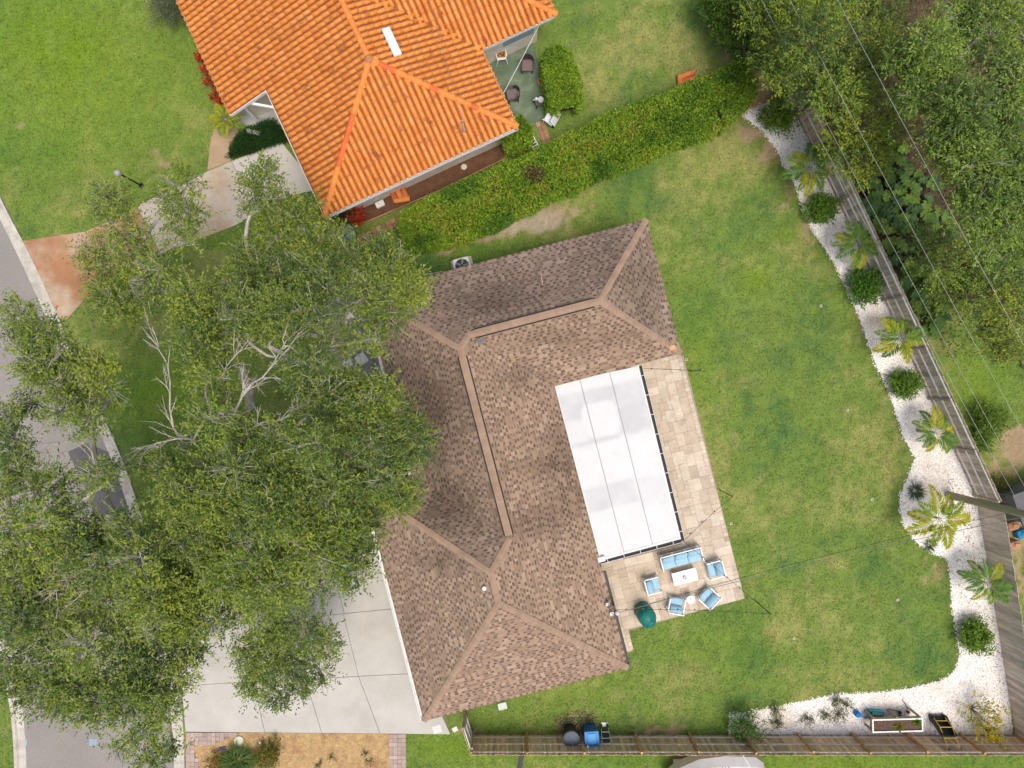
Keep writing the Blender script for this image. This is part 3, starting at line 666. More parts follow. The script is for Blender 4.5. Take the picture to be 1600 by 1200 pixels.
# ridge tiles
def ridge_tile(m):
    b = MB(); n = 8; L_ = .42; vs = []
    for x, r in ((-L_ / 2, .155), (-L_ / 2 + .04, .155), (-L_ / 2 + .045, .14), (L_ / 2, .115)):
        for k in range(n + 1):
            t = math.pi * k / n; vs.append((x, math.cos(t) * r, math.sin(t) * r * .9))
    fs = [(j * (n + 1) + k, j * (n + 1) + k + 1, (j + 1) * (n + 1) + k + 1, (j + 1) * (n + 1) + k) for j in range(3) for k in range(n)]
    fs.append(tuple(range(n, -1, -1)))
    return b.add(vs, [f[::-1] for f in fs]).mesh('ridge_tile', m, False)
RT = [ridge_tile(mat('ridge_orange', (.72, .25, .06), .75, var=.1, rnd=.08, scale=2)), ridge_tile(mat('ridge_red', (.66, .145, .045), .75, var=.1, rnd=.08, scale=2))]
def ridge(p, q, redfn):
    d = q - p; L_ = d.length; d.normalize(); n = round(L_ / .37); lat = d.cross(Vector((0, 0, 1))).normalized(); nr = lat.cross(d).normalized(); o = origin_of(troof)
    for k in range(n):
        c = p + d * (k + .5) * L_ / n + nr * .045 - o
        M = Matrix(((d.x, lat.x, nr.x, c.x), (d.y, lat.y, nr.y, c.y), (d.z, lat.z, nr.z, c.z), (0, 0, 0, 1)))
        link('ridge_tile', RT[1 if redfn(k / n) else 0], troof, None, M)
ridge(t00, tA, lambda t: .3 < t < .62); ridge(tE0, tA, lambda t: .78 < t < .92 or .25 < t < .31 or .5 < t < .56); ridge(tA, tp(hw, 8.2, hw), lambda t: False); ridge(tWC, tWR, lambda t: False)
MB().lathe([(.17, -.05), (.17, .1), (.08, .17)], tA + Vector((0, 0, .05)), 12).build('apex_tile', mat('apex_clay', (.45, .20, .10), .8), troof, world=True)
# fascia + gutters, walls
def edge_trim(p, q, out, m=GUT): 
    d = q - p; rz = math.atan2(d.y, d.x); L_ = d.length; tilt = math.asin(d.z / L_); M = Matrix.Rotation(rz, 4, 'Z') @ Matrix.Rotation(-tilt, 4, 'Y')
    MB().box((p + q) / 2 + out * .02 + Vector((0, 0, -.10)), (L_, .03, .18), mtx=M).build('fascia', FASC, th, world=True)
edge_trim(t00, tE0, -TV); gutter(t00, tE0, plain('grey_gutter', (.45, .46, .48), .4), th, -TV, -.06)
edge_trim(tE0, tI, TU); edge_trim(tI, tWC, -TV); edge_trim(tWC, tWN, TU); edge_trim(tX0, t00, -TU); edge_trim(tX1, tX2, -TU); edge_trim(tX1, tX0, -TV)
sof = [t00, tE0, tI, tWC, tWN, tIN, tEN, tp(hw, 15, 0), tp(0, 15, 0), tX0]
MB().add([Vector((p.x, p.y, TZ - .17)) for p in sof], [tuple(range(len(sof)))]).build('soffit', FASC, th, world=True)
s2 = [tX0, tX1, tX2, tp(0, 15, 0)]
MB().add([p + Vector((0, 0, -.18)) for p in s2], [(0, 1, 2, 3)]).build('soffit', FASC, th, world=True)
w = .55
twp = [T(w, w), T(TW - w, w), T(TW - w, 3.68 + w), T(12.72 - w, 3.68 + w), T(12.72 - w, 12.2), T(TW - w, 12.2), T(TW - w, 15), T(-1.97 + w, 15), T(-1.97 + w, 6.0 + w), T(w, 6 + w)]
MB().prism(twp, 0, 2.34).build('wall', mat('cream_stucco', (.68, .63, .55), .9, bump=.2), th, world=True)
twp2 = twp[:7] + [T(w, 15), T(w, 6 + w)]
MB().prism(twp2, 2.345, TZ - .18).build('upper_wall', mat('cream_stucco', (.68, .63, .55)), th, world=True)
MB().box(T(11.2, 3.68 + w - .03, 1.6), (1.5, .05, 1.0), TA).build('window', plain('blue_glass', (.25, .36, .42), .15), th, world=True)
MB().box(T(w + .02 - .05, 4.6, 1.05), (.05, 1.0, 2.1), TA).build('door', plain('door_white', (.7, .7, .7), .5), th, world=True)
for u in (2.5, 6.2): MB().box(T(u, w - .03, 1.5), (1.4, .05, 1.1), TA).build('window', plain('blue_glass', (.25, .36, .42), .15), th, world=True)
# porch column + beam
pcb = P(404, 190); MB().box((pcb.x, pcb.y, 1.16), (.11, .11, 2.32), TA).build('porch_post', FASC, th, world=True)
bar(Vector((pcb.x, pcb.y, 2.38)), T(w, 5.0, 2.38), .10, .14, FASC, 'porch_beam', th); bar(Vector((pcb.x, pcb.y, 2.37)), T(-.9, 6.4, 2.37), .09, .13, FASC, 'porch_beam', th)
# skylight
sc_ = P(612, 66, 4.12); M = Matrix.Rotation(TA + R(90), 4, 'Z') @ Matrix.Rotation(math.atan(TS), 4, 'X')
sk = MB().rbox(sc_, (1.25, .36, .2), .03, mtx=M, crown=.03).build('skylight', plain('white_acrylic', (.82, .82, .83), .3), th, world=True)
MB().box(sc_ - Vector((0, 0, .06)), (1.33, .44, .1), mtx=M).build('skylight_curb', plain('dark_flashing', (.10, .09, .09), .7), sk, world=True)
# service mast on tile roof
mm_ = thing('service_mast', 'short white service mast standing on the orange tile roof', 'service mast', P(725, 203, 3.32))
q = P(725, 203, 3.32); MB().tube([q + Vector((0, 0, -.12)), q + Vector((0, 0, .95))], .045, 8).build('pipe', plain('pale_grey', (.6, .6, .6), .5), mm_, world=True)
MB().lathe([(.10, -.02), (.09, .06), (.05, .10)], q, 10).build('flashing', plain('rust_grey', (.33, .22, .17), .7), mm_, world=True)
MB().lathe([(.05, 0), (.075, .05), (.06, .13)], q + Vector((0, 0, .92)), 8).build('weatherhead', plain('rust_grey', (.33, .22, .17), .7), mm_, world=True)
MASTTOP = q + Vector((0, 0, 1.0))

# ================================================================== vegetation machinery
def unit(v): return v / np.maximum(np.linalg.norm(v, axis=-1, keepdims=True), 1e-9)
def rnd_dir(n, up=0.0):
    v = RNG.normal(size=(n, 3)); v = unit(v); v[:, 2] += up; return unit(v)
def leaf_quads(base, d, L, Wd, roll_up=.7, fold=.18):
    """rhombic leaves: base points, directions, lengths, widths -> V, F"""
    n = len(base); upv = np.tile(np.array([0, 0, 1.]), (n, 1)) * roll_up + RNG.normal(size=(n, 3)) * (1 - roll_up)
    s = unit(np.cross(d, upv)); nn = np.cross(s, d)
    L = L[:, None]; Wd = Wd[:, None]
    m = base + d * L * .45 + nn * L * -.02
    V = np.stack([base, m + s * Wd * .5 + nn * Wd * fold, base + d * L - np.array([0, 0, .12]) * L, m - s * Wd * .5 + nn * Wd * fold], 1).reshape(-1, 3)
    F = np.arange(n * 4).reshape(n, 4)
    return V, F
def pick(pal, n, wts=None):
    pal = np.array(pal); i = RNG.choice(len(pal), n, p=(np.array(wts) / sum(wts)) if wts else None); return pal[i]
OAK = [(.285, .365, .05), (.225, .305, .056), (.145, .215, .052), (.075, .125, .04), (.38, .44, .06), (.12, .185, .062)]
def sprays(centers, radii, twigs_per, lpt, tlen, llen, lwid, pal, wts, flat=.62, up=.35, dens=None, jit=.35):
    """twig sprays filling flattened ellipsoids. returns leaf V,F,C and twig starts/ends"""
    S_, D_, C_ = [], [], []
    for i, (c, r) in enumerate(zip(centers, radii)):
        n = int(twigs_per * r * r * (dens[i] if dens is not None else 1.0))
        if n < 1: continue
        u = rnd_dir(n, .25); rad = r * (RNG.random(n) ** .45)
        p = np.array(c) + u * rad[:, None] * np.array([1, 1, flat])
        d = unit(u * np.array([1, 1, .55]) + RNG.normal(size=(n, 3)) * .55 + np.array([0, 0, up]))
        S_.append(p); D_.append(d)
        base_c = pick(pal, n, wts); patch = pick(pal, 1, wts)
        C_.append(base_c * .62 + patch * .38)
    S_ = np.concatenate(S_); D_ = np.concatenate(D_); C_ = np.concatenate(C_); T = len(S_)
    tl = tlen * RNG.uniform(.6, 1.3, T) * np.where(RNG.random(T) < .18, 1.7, 1.0)
    k = np.tile(np.arange(lpt), T); ti = np.repeat(np.arange(T), lpt)
    frac = (k + .4 + RNG.random(T * lpt) * .5) / lpt
    sidev = unit(np.cross(D_, np.array([0, 0, 1.]) + RNG.normal(size=(T, 3)) * .3))[ti] * np.where(k % 2 == 0, 1, -1)[:, None]
    bp = S_[ti] + D_[ti] * (frac * tl[ti])[:, None]
    ld = unit(D_[ti] * .55 + sidev * .75 * (1 - .5 * frac)[:, None] + RNG.normal(size=(T * lpt, 3)) * jit)
    L = llen * RNG.uniform(.6, 1.35, T * lpt); Wd = lwid * RNG.uniform(.7, 1.3, T * lpt)
    V, F = leaf_quads(bp, ld, L, Wd)
    col = C_[ti] * RNG.uniform(.78, 1.22, (T * lpt, 1))
    return V, F, col, S_, S_ + D_ * tl[:, None]
def ribbons(A, B, wd):
    A = np.asarray(A); B = np.asarray(B); d = unit(B - A); s = unit(np.cross(d, np.array([.1, .05, 1.]))) * wd / 2
    V = np.stack([A - s, A + s, B + s * .4, B - s * .4], 1).reshape(-1, 3); return V, np.arange(len(V)).reshape(-1, 4)
BARK = mat('pale_bark', (.40, .375, .335), .9, var=.3, scale=3, fine=.2, fscale=18, bump=.5, bscale=25)
BARKD = mat('brown_bark', (.16, .12, .09), .9, var=.2, scale=3, bump=.5)
def tree(name, label, base_px, clumps, ztop, zedge, cat='tree', group=None, pal=OAK, wts=(3, 4, 3.2, 2.2, 1.8, 2), twigs=520, lpt=8, tlen=.46, llen=.128, lwid=.058, fork=2.6, trunk_r=.32, bark=None, z_over=None, flat=.6, zvar=1.2, bare=.12, dens_lo=.38, seed=1, extra_limbs=None, sprigs=None, matl=None):
    bark = bark or BARK; rg = random.Random(seed)
    bw = P(*base_px); root = thing(name, label, cat, bw, 0, group)
    # clump centres: height falls off from the trunk
    cen = []; rad = []; den = []
    pts = [P(x, y, ztop) for x, y, *_ in clumps]; cx = sum(p.x for p in pts) / len(pts); cy = sum(p.y for p in pts) / len(pts)
    far = max(math.hypot(p.x - cx, p.y - cy) for p in pts) + .1
    for (x, y, r, *zz), p in zip(clumps, pts):
        t = math.hypot(p.x - cx, p.y - cy) / far
        z = zz[0] if zz else lerp(ztop, zedge, t ** 2) + rg.uniform(-zvar, zvar * .5)
        c = P(x, y, z); cen.append(c); rad.append(r * (CAM_H - z) / FPX * rg.uniform(.90, 1.16)); den.append(rg.uniform(dens_lo, 1.25))
    V, F, C, S0, S1 = sprays([tuple(c) for c in cen], rad, twigs, lpt, tlen, llen, lwid, pal, wts, flat=flat, dens=den)
    npmesh('crown', V, F, matl or LEAF, root, fcol=C)
    # limbs
    fk = Vector((bw.x + rg.uniform(-.3, .3), bw.y + rg.uniform(-.3, .3), fork)); nodes = [(fk, 0.0)]; par = [-1]; paths = [None]; load = [0.0]
    order = sorted(range(len(cen)), key=lambda i: (cen[i] - fk).length)
    for i in order:
        tgt = cen[i] - Vector((0, 0, rad[i] * .35))
        best = min(range(len(nodes)), key=lambda j: (nodes[j][0] - tgt).length + .42 * nodes[j][1] + (0 if nodes[j][0].z < tgt.z + .3 else 1.5))
        a = nodes[best][0]; d = tgt - a; L_ = d.length; n = max(2, int(L_ / .6)); off = Vector((rg.uniform(-1, 1), rg.uniform(-1, 1), rg.uniform(.1, .9))) * L_ * .12
        path = [a + d * (k / n) + off * math.sin(math.pi * k / n) + Vector((rg.uniform(-1, 1), rg.uniform(-1, 1), rg.uniform(-1, 1))) * (.07 if 0 < k < n else 0) for k in range(n + 1)]
        nodes.append((tgt, nodes[best][1] + L_)); par.append(best); paths.append(path); load.append(1.0)
    for i in range(len(nodes) - 1, 0, -1): load[par[i]] += load[i]
    rfun = lambda l: .014 + .028 * math.sqrt(l)
    b = MB()
    for i in range(1, len(nodes)):
        r1 = rfun(load[i]); r0 = min(rfun(load[par[i]]) if par[i] > 0 else r1 * 1.4, r1 * 1.7); m = len(paths[i])
        b.tube(paths[i], [lerp(r0, r1, k / (m - 1)) for k in range(m)], 6, cap=False)
        # side twigs, some bare and pale in the open
        for _ in range(rg.randint(3, 6)):
            s = nodes[i][0]; d = Vector((rg.uniform(-1, 1), rg.uniform(-1, 1), rg.uniform(0, .8))).normalized() * rad[order[i - 1]] * rg.uniform(.6, 1.05)
            m1 = s + d * .5 + Vector((rg.uniform(-.1, .1), rg.uniform(-.1, .1), .08)); e = s + d + Vector((0, 0, .3))
            b.tube([s, m1, e], [.030, .020, .009], 4, cap=False)
            for __ in range(3): b.tube([m1.lerp(e, rg.random() * .8), e + Vector((rg.uniform(-.35, .35), rg.uniform(-.35, .35), rg.uniform(-.05, .3)))], [.013, .006], 3, cap=False)
    for limb in (extra_limbs or []):
        pp = [P(x, y, z - .7) + Vector((rg.uniform(-.1, .1), rg.uniform(-.1, .1), rg.uniform(-.1, .1))) for x, y, z in limb[0]]; pp = smooth_path(pp, 1); r0 = limb[1] * .62; m = len(pp); b.tube(pp, [r0 * (1 - .75 * k / (m - 1)) for k in range(m)], 6, cap=False)
        for k in range(1, m):
            for _ in range(2):
                st = pp[k - 1].lerp(pp[k], rg.random()); d = (pp[k] - pp[k - 1]).normalized() * rg.uniform(.4, .9) + Vector((rg.uniform(-.5, .5), rg.uniform(-.5, .5), rg.uniform(0, .2))); m1 = st + d * .5 + Vector((rg.uniform(-.1, .1), rg.uniform(-.1, .1), .05)); b.tube([st, m1, st + d], [r0 * .4, r0 * .28, .01], 5, cap=False)
                for __ in range(3): b.tube([m1.lerp(st + d, rg.random()), st + d * rg.uniform(.9, 1.3) + Vector((rg.uniform(-.3, .3), rg.uniform(-.3, .3), .1))], [.014, .005], 3, cap=False)
    for (x, y, z, dx, dy, L2) in (sprigs or []):
        st = P(x, y, z - .75); d0 = Vector((dx, -dy, .25)).normalized()
        for _ in range(9):
            d = (d0 + Vector((rg.uniform(-.8, .8), rg.uniform(-.8, .8), rg.uniform(-.1, .3)))).normalized() * L2 * rg.uniform(.5, 1.1); m1 = st + d * .5 + Vector((rg.uniform(-.08, .08), rg.uniform(-.08, .08), .04)); b.tube([st, m1, st + d], [.013, .008, .004], 4, cap=False); b.tube([m1, m1 + d * .4 + Vector((rg.uniform(-.2, .2), rg.uniform(-.2, .2), .05))], [.009, .004], 3, cap=False)
    b.build('branches', bark, root, True, world=True)
    tw = RNG.random(len(S0)) < bare
    if tw.any():
        V, F = ribbons(S0[tw] - (S1[tw] - S0[tw]) * .6, S1[tw], .022); tag(npmesh('twigs', V, F, bark, root), kind='stuff')
    tr_ = MB(); n = 7; path = [Vector((lerp(bw.x, fk.x, k / n) + rg.uniform(-.05, .05), lerp(bw.y, fk.y, k / n) + rg.uniform(-.05, .05), lerp(-.1, fk.z + .05, k / n))) for k in range(n + 1)]
    tr_.tube(path, [trunk_r * (1.45 if k == 0 else 1.12 if k == 1 else 1 - .25 * k / n) for k in range(n + 1)], 10).build('trunk', bark, root, True, world=True)
    return root

# ---- left oaks
C_D = [(175, 318, 26), (195, 362, 36), (152, 398, 24), (168, 428, 28), (218, 410, 34), (232, 450, 34), (198, 470, 32), (170, 470, 24), (285, 292, 26), (292, 338, 28), (284, 372, 18), (265, 315, 18), (410, 278, 24), (398, 308, 20), (440, 330, 30), (478, 340, 30), (428, 368, 30), (482, 384, 34), (520, 376, 28), (385, 395, 22), (250, 420, 22)]
C_A = [(400, 420, 34), (450, 430, 36), (505, 430, 34), (365, 445, 26), (330, 492, 34), (300, 472, 26), (380, 482, 34), (430, 492, 36), (480, 490, 32), (545, 408, 30), (592, 402, 28), (618, 424, 32), (637, 452, 28), (584, 452, 34), (602, 490, 32), (545, 492, 22), (520, 535, 24), (585, 528, 20), (300, 530, 32), (345, 540, 34), (380, 528, 22), (480, 575, 34), (545, 610, 34), (592, 622, 34), (622, 660, 32), (642, 690, 28), (602, 690, 34), (560, 652, 34), (505, 632, 30), (318, 590, 30), (345, 618, 22), (330, 655, 34), (385, 680, 32), (440, 685, 34), (492, 692, 34), (545, 712, 34), (600, 740, 34), (625, 770, 28), (572, 780, 34), (520, 762, 34), (470, 742, 34), (420, 735, 34), (370, 735, 34), (320, 725, 32), (272, 735, 26), (240, 722, 16), (282, 772, 32), (330, 782, 34), (382, 792, 34), (432, 792, 34), (482, 812, 34), (530, 830, 34), (568, 838, 26), (490, 868, 34), (548, 888, 24), (440, 860, 34), (390, 850, 34), (340, 842, 34), (292, 832, 34), (250, 850, 32), (450, 912, 30), (400, 908, 34), (352, 900, 34), (300, 898, 34), (500, 912, 24), (362, 948, 26), (332, 975, 18), (412, 945, 22)]
C_LOW = [(432, 985, 28, 4.2), (470, 975, 28, 4.4), (502, 1000, 26, 3.8), (402, 1020, 32, 4.0), (450, 1030, 34, 3.7), (497, 1048, 20, 3.4), (402, 1068, 24, 3.6), (435, 1085, 15, 3.3), (470, 1072, 14, 3.3)]
C_B = [(30, 488, 24), (62, 520, 32), (92, 540, 20), (22, 522, 16), (60, 570, 30), (92, 590, 26), (122, 570, 20), (155, 578, 26), (130, 620, 28), (92, 640, 24), (48, 630, 18), (12, 655, 18), (140, 660, 24), (168, 628, 16), (18, 692, 26), (30, 732, 20), (8, 770, 26), (50, 775, 24), (90, 752, 20), (60, 740, 14), (110, 792, 20), (155, 742, 20), (182, 735, 15), (70, 812, 28), (20, 832, 32), (60, 860, 32), (112, 852, 30), (160, 832, 24), (205, 824, 28), (216, 872, 32), (160, 882, 32), (110, 912, 32), (60, 920, 32), (15, 900, 32), (20, 960, 32), (70, 970, 32), (120, 962, 32), (170, 932, 32), (222, 922, 32), (265, 930, 30), (290, 960, 30), (242, 972, 32), (190, 990, 32), (130, 1012, 32), (80, 1030, 32), (30, 1020, 30), (20, 1058, 22), (60, 1080, 30), (110, 1072, 32), (160, 1052, 32), (212, 1042, 32), (262, 1012, 32), (300, 1008, 22), (288, 1050, 20), (250, 1072, 28), (202, 1090, 30), (152, 1100, 28), (100, 1108, 18), (252, 1120, 24), (222, 1148, 18), (242, 1178, 20), (190, 1168, 12), (268, 1165, 12)]
tree('oak_tree', 'large pale-barked oak spreading from the front lawn onto the shingle roof', (405, 700), C_A + C_LOW, 9.2, 6.6, seed=4, trunk_r=.36, extra_limbs=[([(350, 690, 7.4), (366, 637, 9.2), (392, 606, 9.5), (420, 588, 9.6), (447, 532, 9.8)], .10), ([(360, 700, 7.6), (402, 660, 9.2), (440, 655, 9.4), (478, 628, 9.5), (524, 612, 9.5)], .085), ([(300, 700, 7.8), (345, 612, 9.3), (352, 585, 9.4), (372, 548, 9.6)], .06), ([(285, 690, 7.6), (262, 655, 8.6), (262, 580, 8.7), (248, 545, 8.8)], .085), ([(320, 690, 7.8), (287, 681, 8.6), (250, 692, 8.7), (225, 702, 8.8)], .07)], sprigs=[(478, 775, 9.4, 1, -.2, 1.0), (505, 545, 8.8, 1, -.3, .9), (200, 440, 8.2, 1, .3, 1.3), (395, 830, 9.2, -.2, 1, .9), (540, 450, 8.6, .5, -1, .8), (345, 500, 9.2, .6, -.6, .8), (300, 915, 9.0, -.5, .6, .8)])
tree('oak_tree', 'oak at the kerb whose crown hangs over the street', (262, 835), C_B, 9.6, 7.0, seed=9, trunk_r=.34, extra_limbs=[([(150, 740, 8.6), (140, 692, 9.2), (105, 692, 9.3), (62, 690, 9.3)], .065), ([(120, 900, 9.0), (108, 895, 9.6), (90, 918, 9.7), (78, 935, 9.7)], .09), ([(190, 850, 9.0), (165, 860, 9.6), (168, 885, 9.7), (140, 905, 9.8), (110, 925, 9.8)], .07), ([(60, 610, 8.6), (78, 585, 9.0), (70, 560, 9.0), (45, 555, 9.1)], .06)], sprigs=[(168, 605, 9.0, 1, .2, 1.2), (60, 1050, 9.2, -.5, -.4, .8), (215, 960, 9.6, .6, -.5, .9), (130, 935, 9.7, -.6, .4, .8)])
tree('slender_tree', 'smaller loose-crowned tree beside the rust-stained driveway and orange tile house', (372, 462), C_D, 7.6, 6.0, seed=13, trunk_r=.2, wts=(3, 4, 3, 2, 2, 1), dens_lo=.5, twigs=300)
# ---- woods beyond the fence
YEL = [(.29, .38, .045), (.21, .30, .05), (.13, .205, .05), (.075, .13, .045), (.37, .42, .045), (.10, .17, .055)]
tree('broadleaf_tree', 'dense olive-green tree overhanging the end of the hedge', (1275, 75), [(1195, 25, 34), (1240, 15, 34), (1290, 20, 34), (1340, 20, 34), (1385, 18, 30), (1215, 68, 34), (1262, 62, 36), (1315, 66, 36), (1362, 62, 30), (1228, 108, 34), (1275, 112, 36), (1325, 112, 36), (1368, 100, 22), (1260, 140, 28), (1305, 150, 30), (1345, 150, 26), (1200, 95, 20), (1290, -20, 34), (1340, -20, 34), (1240, -25, 30)], 6.5, 5.0, seed=21, pal=YEL, llen=.13, lwid=.055, twigs=300, trunk_r=.2, bark=BARKD, bare=.05)
tree('broadleaf_tree', 'yellow-tipped small tree leaning on the weathered fence under the wires', (1330, 235), [(1310, 205, 26), (1345, 205, 26), (1330, 238, 30), (1362, 245, 26), (1300, 225, 14), (1350, 270, 20), (1385, 215, 22), (1395, 175, 22)], 4.2, 3.2, seed=22, pal=YEL, wts=(5, 3, 2, 1, 4, 1), llen=.14, lwid=.06, twigs=300, trunk_r=.1, fork=1.4, bark=BARKD, bare=.02)
GRY = [(.25, .36, .06), (.19, .29, .06), (.125, .205, .05), (.32, .42, .08), (.075, .135, .045)]
tree('feathery_tree', 'tall grey-green tree with pale twigs filling the woods past the wires', (1470, 240), [(1450, 75, 30), (1490, 70, 30), (1530, 60, 30), (1575, 45, 34), (1600, 90, 34), (1440, 110, 26), (1480, 115, 26), (1570, 110, 24), (1600, 140, 30), (1430, 150, 28), (1470, 165, 30), (1515, 165, 34), (1560, 170, 34), (1600, 190, 34), (1455, 200, 28), (1500, 205, 34), (1550, 215, 34), (1595, 240, 34), (1480, 240, 30), (1525, 255, 34), (1570, 275, 34), (1610, 290, 30), (1500, 290, 30), (1545, 305, 34), (1590, 325, 34), (1515, 330, 24), (1560, 350, 34), (1600, 370, 30), (1535, 375, 24), (1575, 395, 28), (1540, 15, 30), (1590, 5, 30), (1500, 25, 22), (1470, 30, 14), (1405, 90, 20)], 8.6, 6.8, seed=23, pal=GRY, wts=(3, 3, 3, 2, 2), twigs=520, llen=.14, lwid=.055, trunk_r=.25, bare=.07)
tree('scrub_tree', 'loose scrubby tree above the neighbouring rough grass', (1500, 460), [(1440, 400, 24), (1470, 420, 26), (1505, 410, 26), (1540, 430, 28), (1580, 440, 28), (1480, 455, 26), (1520, 465, 26), (1560, 480, 28), (1595, 490, 26), (1540, 510, 24), (1580, 530, 26), (1600, 560, 20), (1560, 548, 16), (1455, 375, 22), (1490, 380, 22), (1420, 372, 18)], 4.6, 3.6, seed=24, pal=YEL, twigs=300, llen=.13, lwid=.05, trunk_r=.14, fork=1.5, bark=BARKD, bare=.15)
tree('climber_thicket', 'bright green climbing thicket at the far end of the drying lawn', (1160, 40), [(1120, 8, 18), (1140, 25, 20), (1160, 12, 22), (1150, 52, 20), (1172, 60, 22), (1180, 85, 18), (1165, 82, 12), (1185, 20, 18), (1130, -12, 20), (1110, -18, 16)], 2.6, 1.8, cat='shrub', seed=25, pal=[(.075, .16, .02), (.11, .19, .02), (.05, .11, .02), (.14, .19, .02)], wts=(3, 3, 2, 1), twigs=320, llen=.15, lwid=.08, trunk_r=.05, fork=.7, bark=BARKD, bare=0)

# ---- clipped hedges
def hedge(name, label, path_px, halfw, h, n_per_m, pal, wts, seed=0, llen=.12, lwid=.055, zc=None, cat='hedge', blotch=None, flare=.2):
    """leafy box along a centre line; px given at hedge-top height"""
    pts = [P(x, y, h * .85) for x, y in path_px]; pts = [Vector((p.x, p.y, 0)) for p in pts]
    root = thing(name, label, cat, (pts[0] + pts[-1]) / 2)
    hw = halfw if isinstance(halfw, (list, tuple)) else [halfw] * len(pts)
    seg = [(b - a).length for a, b in zip(pts[:-1], pts[1:])]; tot = sum(seg); n = int(n_per_m * tot)
    cum = np.concatenate([[0], np.cumsum(seg)]); s = RNG.random(n) * (tot + .3) - .15
    PA = np.array([tuple(p) for p in pts])
    cx = np.interp(s, cum, PA[:, 0]); cy = np.interp(s, cum, PA[:, 1]); w = np.interp(s, cum, hw)
    k = np.clip(np.searchsorted(cum, s) - 1, 0, len(seg) - 1); d = unit((PA[1:] - PA[:-1]))[k]
    nx, ny = -d[:, 1], d[:, 0]
    # ends run on
    ov = np.where(s < 0, s, np.where(s > tot, s - tot, 0)); cx += d[:, 0] * ov; cy += d[:, 1] * ov
    # super-ellipse section with lumps
    q_ = RNG.random(n); th_ = q_ * math.pi; top_ = (q_ > .24) & (q_ < .76)
    X = np.where(top_, (.5 - q_) / .26, np.where(q_ < .5, 1.0, -1.0)); Z = np.where(top_, 1.0, 1 - 2 * np.where(q_ < .5, .24 - q_, q_ - .76) / .24)
    rnd_ = np.clip(np.abs(X) - .7, 0, .3) / .3; Z = np.where(top_, Z - .22 * rnd_ ** 2, Z); X = np.where(top_, X, X * (1 - .12 * np.clip(Z - .4, 0, 1)))
    lump = .82 + .36 * fbm(s * 1.4 + seed * 9, th_ * 2.0, 5 + seed, 3); dep = 1 - .22 * RNG.random(n) ** 2
    endr = np.clip(np.minimum(s + .25, tot + .25 - s) / .45, .25, 1) ** .5
    X = X * w * lump * dep * endr; Z = np.where(Z > 0, Z * h * .5 * (.72 + .34 * lump) * dep, Z * h * .45) + h * .5
    p = np.stack([cx + nx * X, cy + ny * X, np.clip(Z, .03, None)], 1)
    out = unit(np.stack([nx * X / w, ny * X / w, (Z - h * .45) / h * 1.6], 1))
    ld = unit(out * .6 + RNG.normal(size=(n, 3)) * .6 + np.array([0, 0, .15]))
    V, F = leaf_quads(p, ld, llen * RNG.uniform(.6, 1.4, n), lwid * RNG.uniform(.7, 1.3, n), .5)
    pn = fbm(s * 1.1, X * 1.5 + 7, 40 + seed, 3); idx = np.clip(((pn - .3) * 2.5 * .55 + RNG.random(n) * .45) * len(pal), 0, len(pal) - 1).astype(int)
    C = np.array(pal)[idx] * RNG.uniform(.75, 1.25, (n, 1))
    if blotch is not None:
        m = blotch(p) & (RNG.random(n) < .7); C[m] = np.array((.17, .10, .06)) * RNG.uniform(.6, 1.3, (m.sum(), 1))
    npmesh('foliage', V, F, GLOSSLEAF, root, fcol=C)
    # solid core against see-through, its dark colour painting the hedge's shaded inside
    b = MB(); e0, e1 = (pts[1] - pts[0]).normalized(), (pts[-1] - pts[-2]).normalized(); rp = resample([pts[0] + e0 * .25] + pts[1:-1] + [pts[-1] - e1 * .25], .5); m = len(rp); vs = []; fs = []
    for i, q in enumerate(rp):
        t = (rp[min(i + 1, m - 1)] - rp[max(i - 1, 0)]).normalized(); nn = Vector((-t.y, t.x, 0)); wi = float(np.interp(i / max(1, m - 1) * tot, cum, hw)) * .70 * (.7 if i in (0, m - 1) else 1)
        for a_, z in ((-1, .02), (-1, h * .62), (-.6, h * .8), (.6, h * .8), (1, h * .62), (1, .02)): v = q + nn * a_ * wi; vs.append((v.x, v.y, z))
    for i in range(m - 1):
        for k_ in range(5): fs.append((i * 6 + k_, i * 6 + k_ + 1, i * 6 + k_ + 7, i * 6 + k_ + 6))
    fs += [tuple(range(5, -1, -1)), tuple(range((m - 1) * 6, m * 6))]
    b.add(vs, fs).build('dark_core', mat('hedge_core_shade', (.05, .06, .025), .95, var=.4, scale=14, bump=1, bscale=20), root, world=True)
    return root
HEDGE = [(.085, .18, .025), (.135, .25, .028), (.19, .32, .028), (.28, .40, .035), (.18, .305, .034), (.34, .36, .045)]
def bl(p):
    px = p[:, 0] * FPX / (CAM_H - 1.4) + 800; py = 600 - p[:, 1] * FPX / (CAM_H - 1.4)
    return ((px - 834) / 16) ** 2 + ((py - 276) / 13) ** 2 < 1
hedge('clipped_hedge', 'long yellow-green clipped hedge dividing the two back gardens', [(632, 362), (700, 338), (770, 308), (850, 272), (940, 228), (1030, 192), (1110, 160), (1168, 122)], [.85, 1.15, 1.2, 1.1, 1.15, 1.2, 1.2, .95], 1.75, 5200, HEDGE, None, 1, llen=.125, lwid=.055, blotch=bl)
hedge('clipped_hedge', 'block-shaped clipped hedge beside the green patio', [(866, 82), (876, 120), (886, 165)], [.62, .8, .85], 1.5, 6000, HEDGE[1:5], None, 2, llen=.11, lwid=.06, cat='hedge')
hedge('clipped_hedge', 'rounded bright green bush tucked under the orange tile eave corner', [(788, 218), (806, 208), (818, 196)], [.6, .75, .6], 1.3, 6500, HEDGE[1:5], None, 3, llen=.15, lwid=.08, cat='hedge')

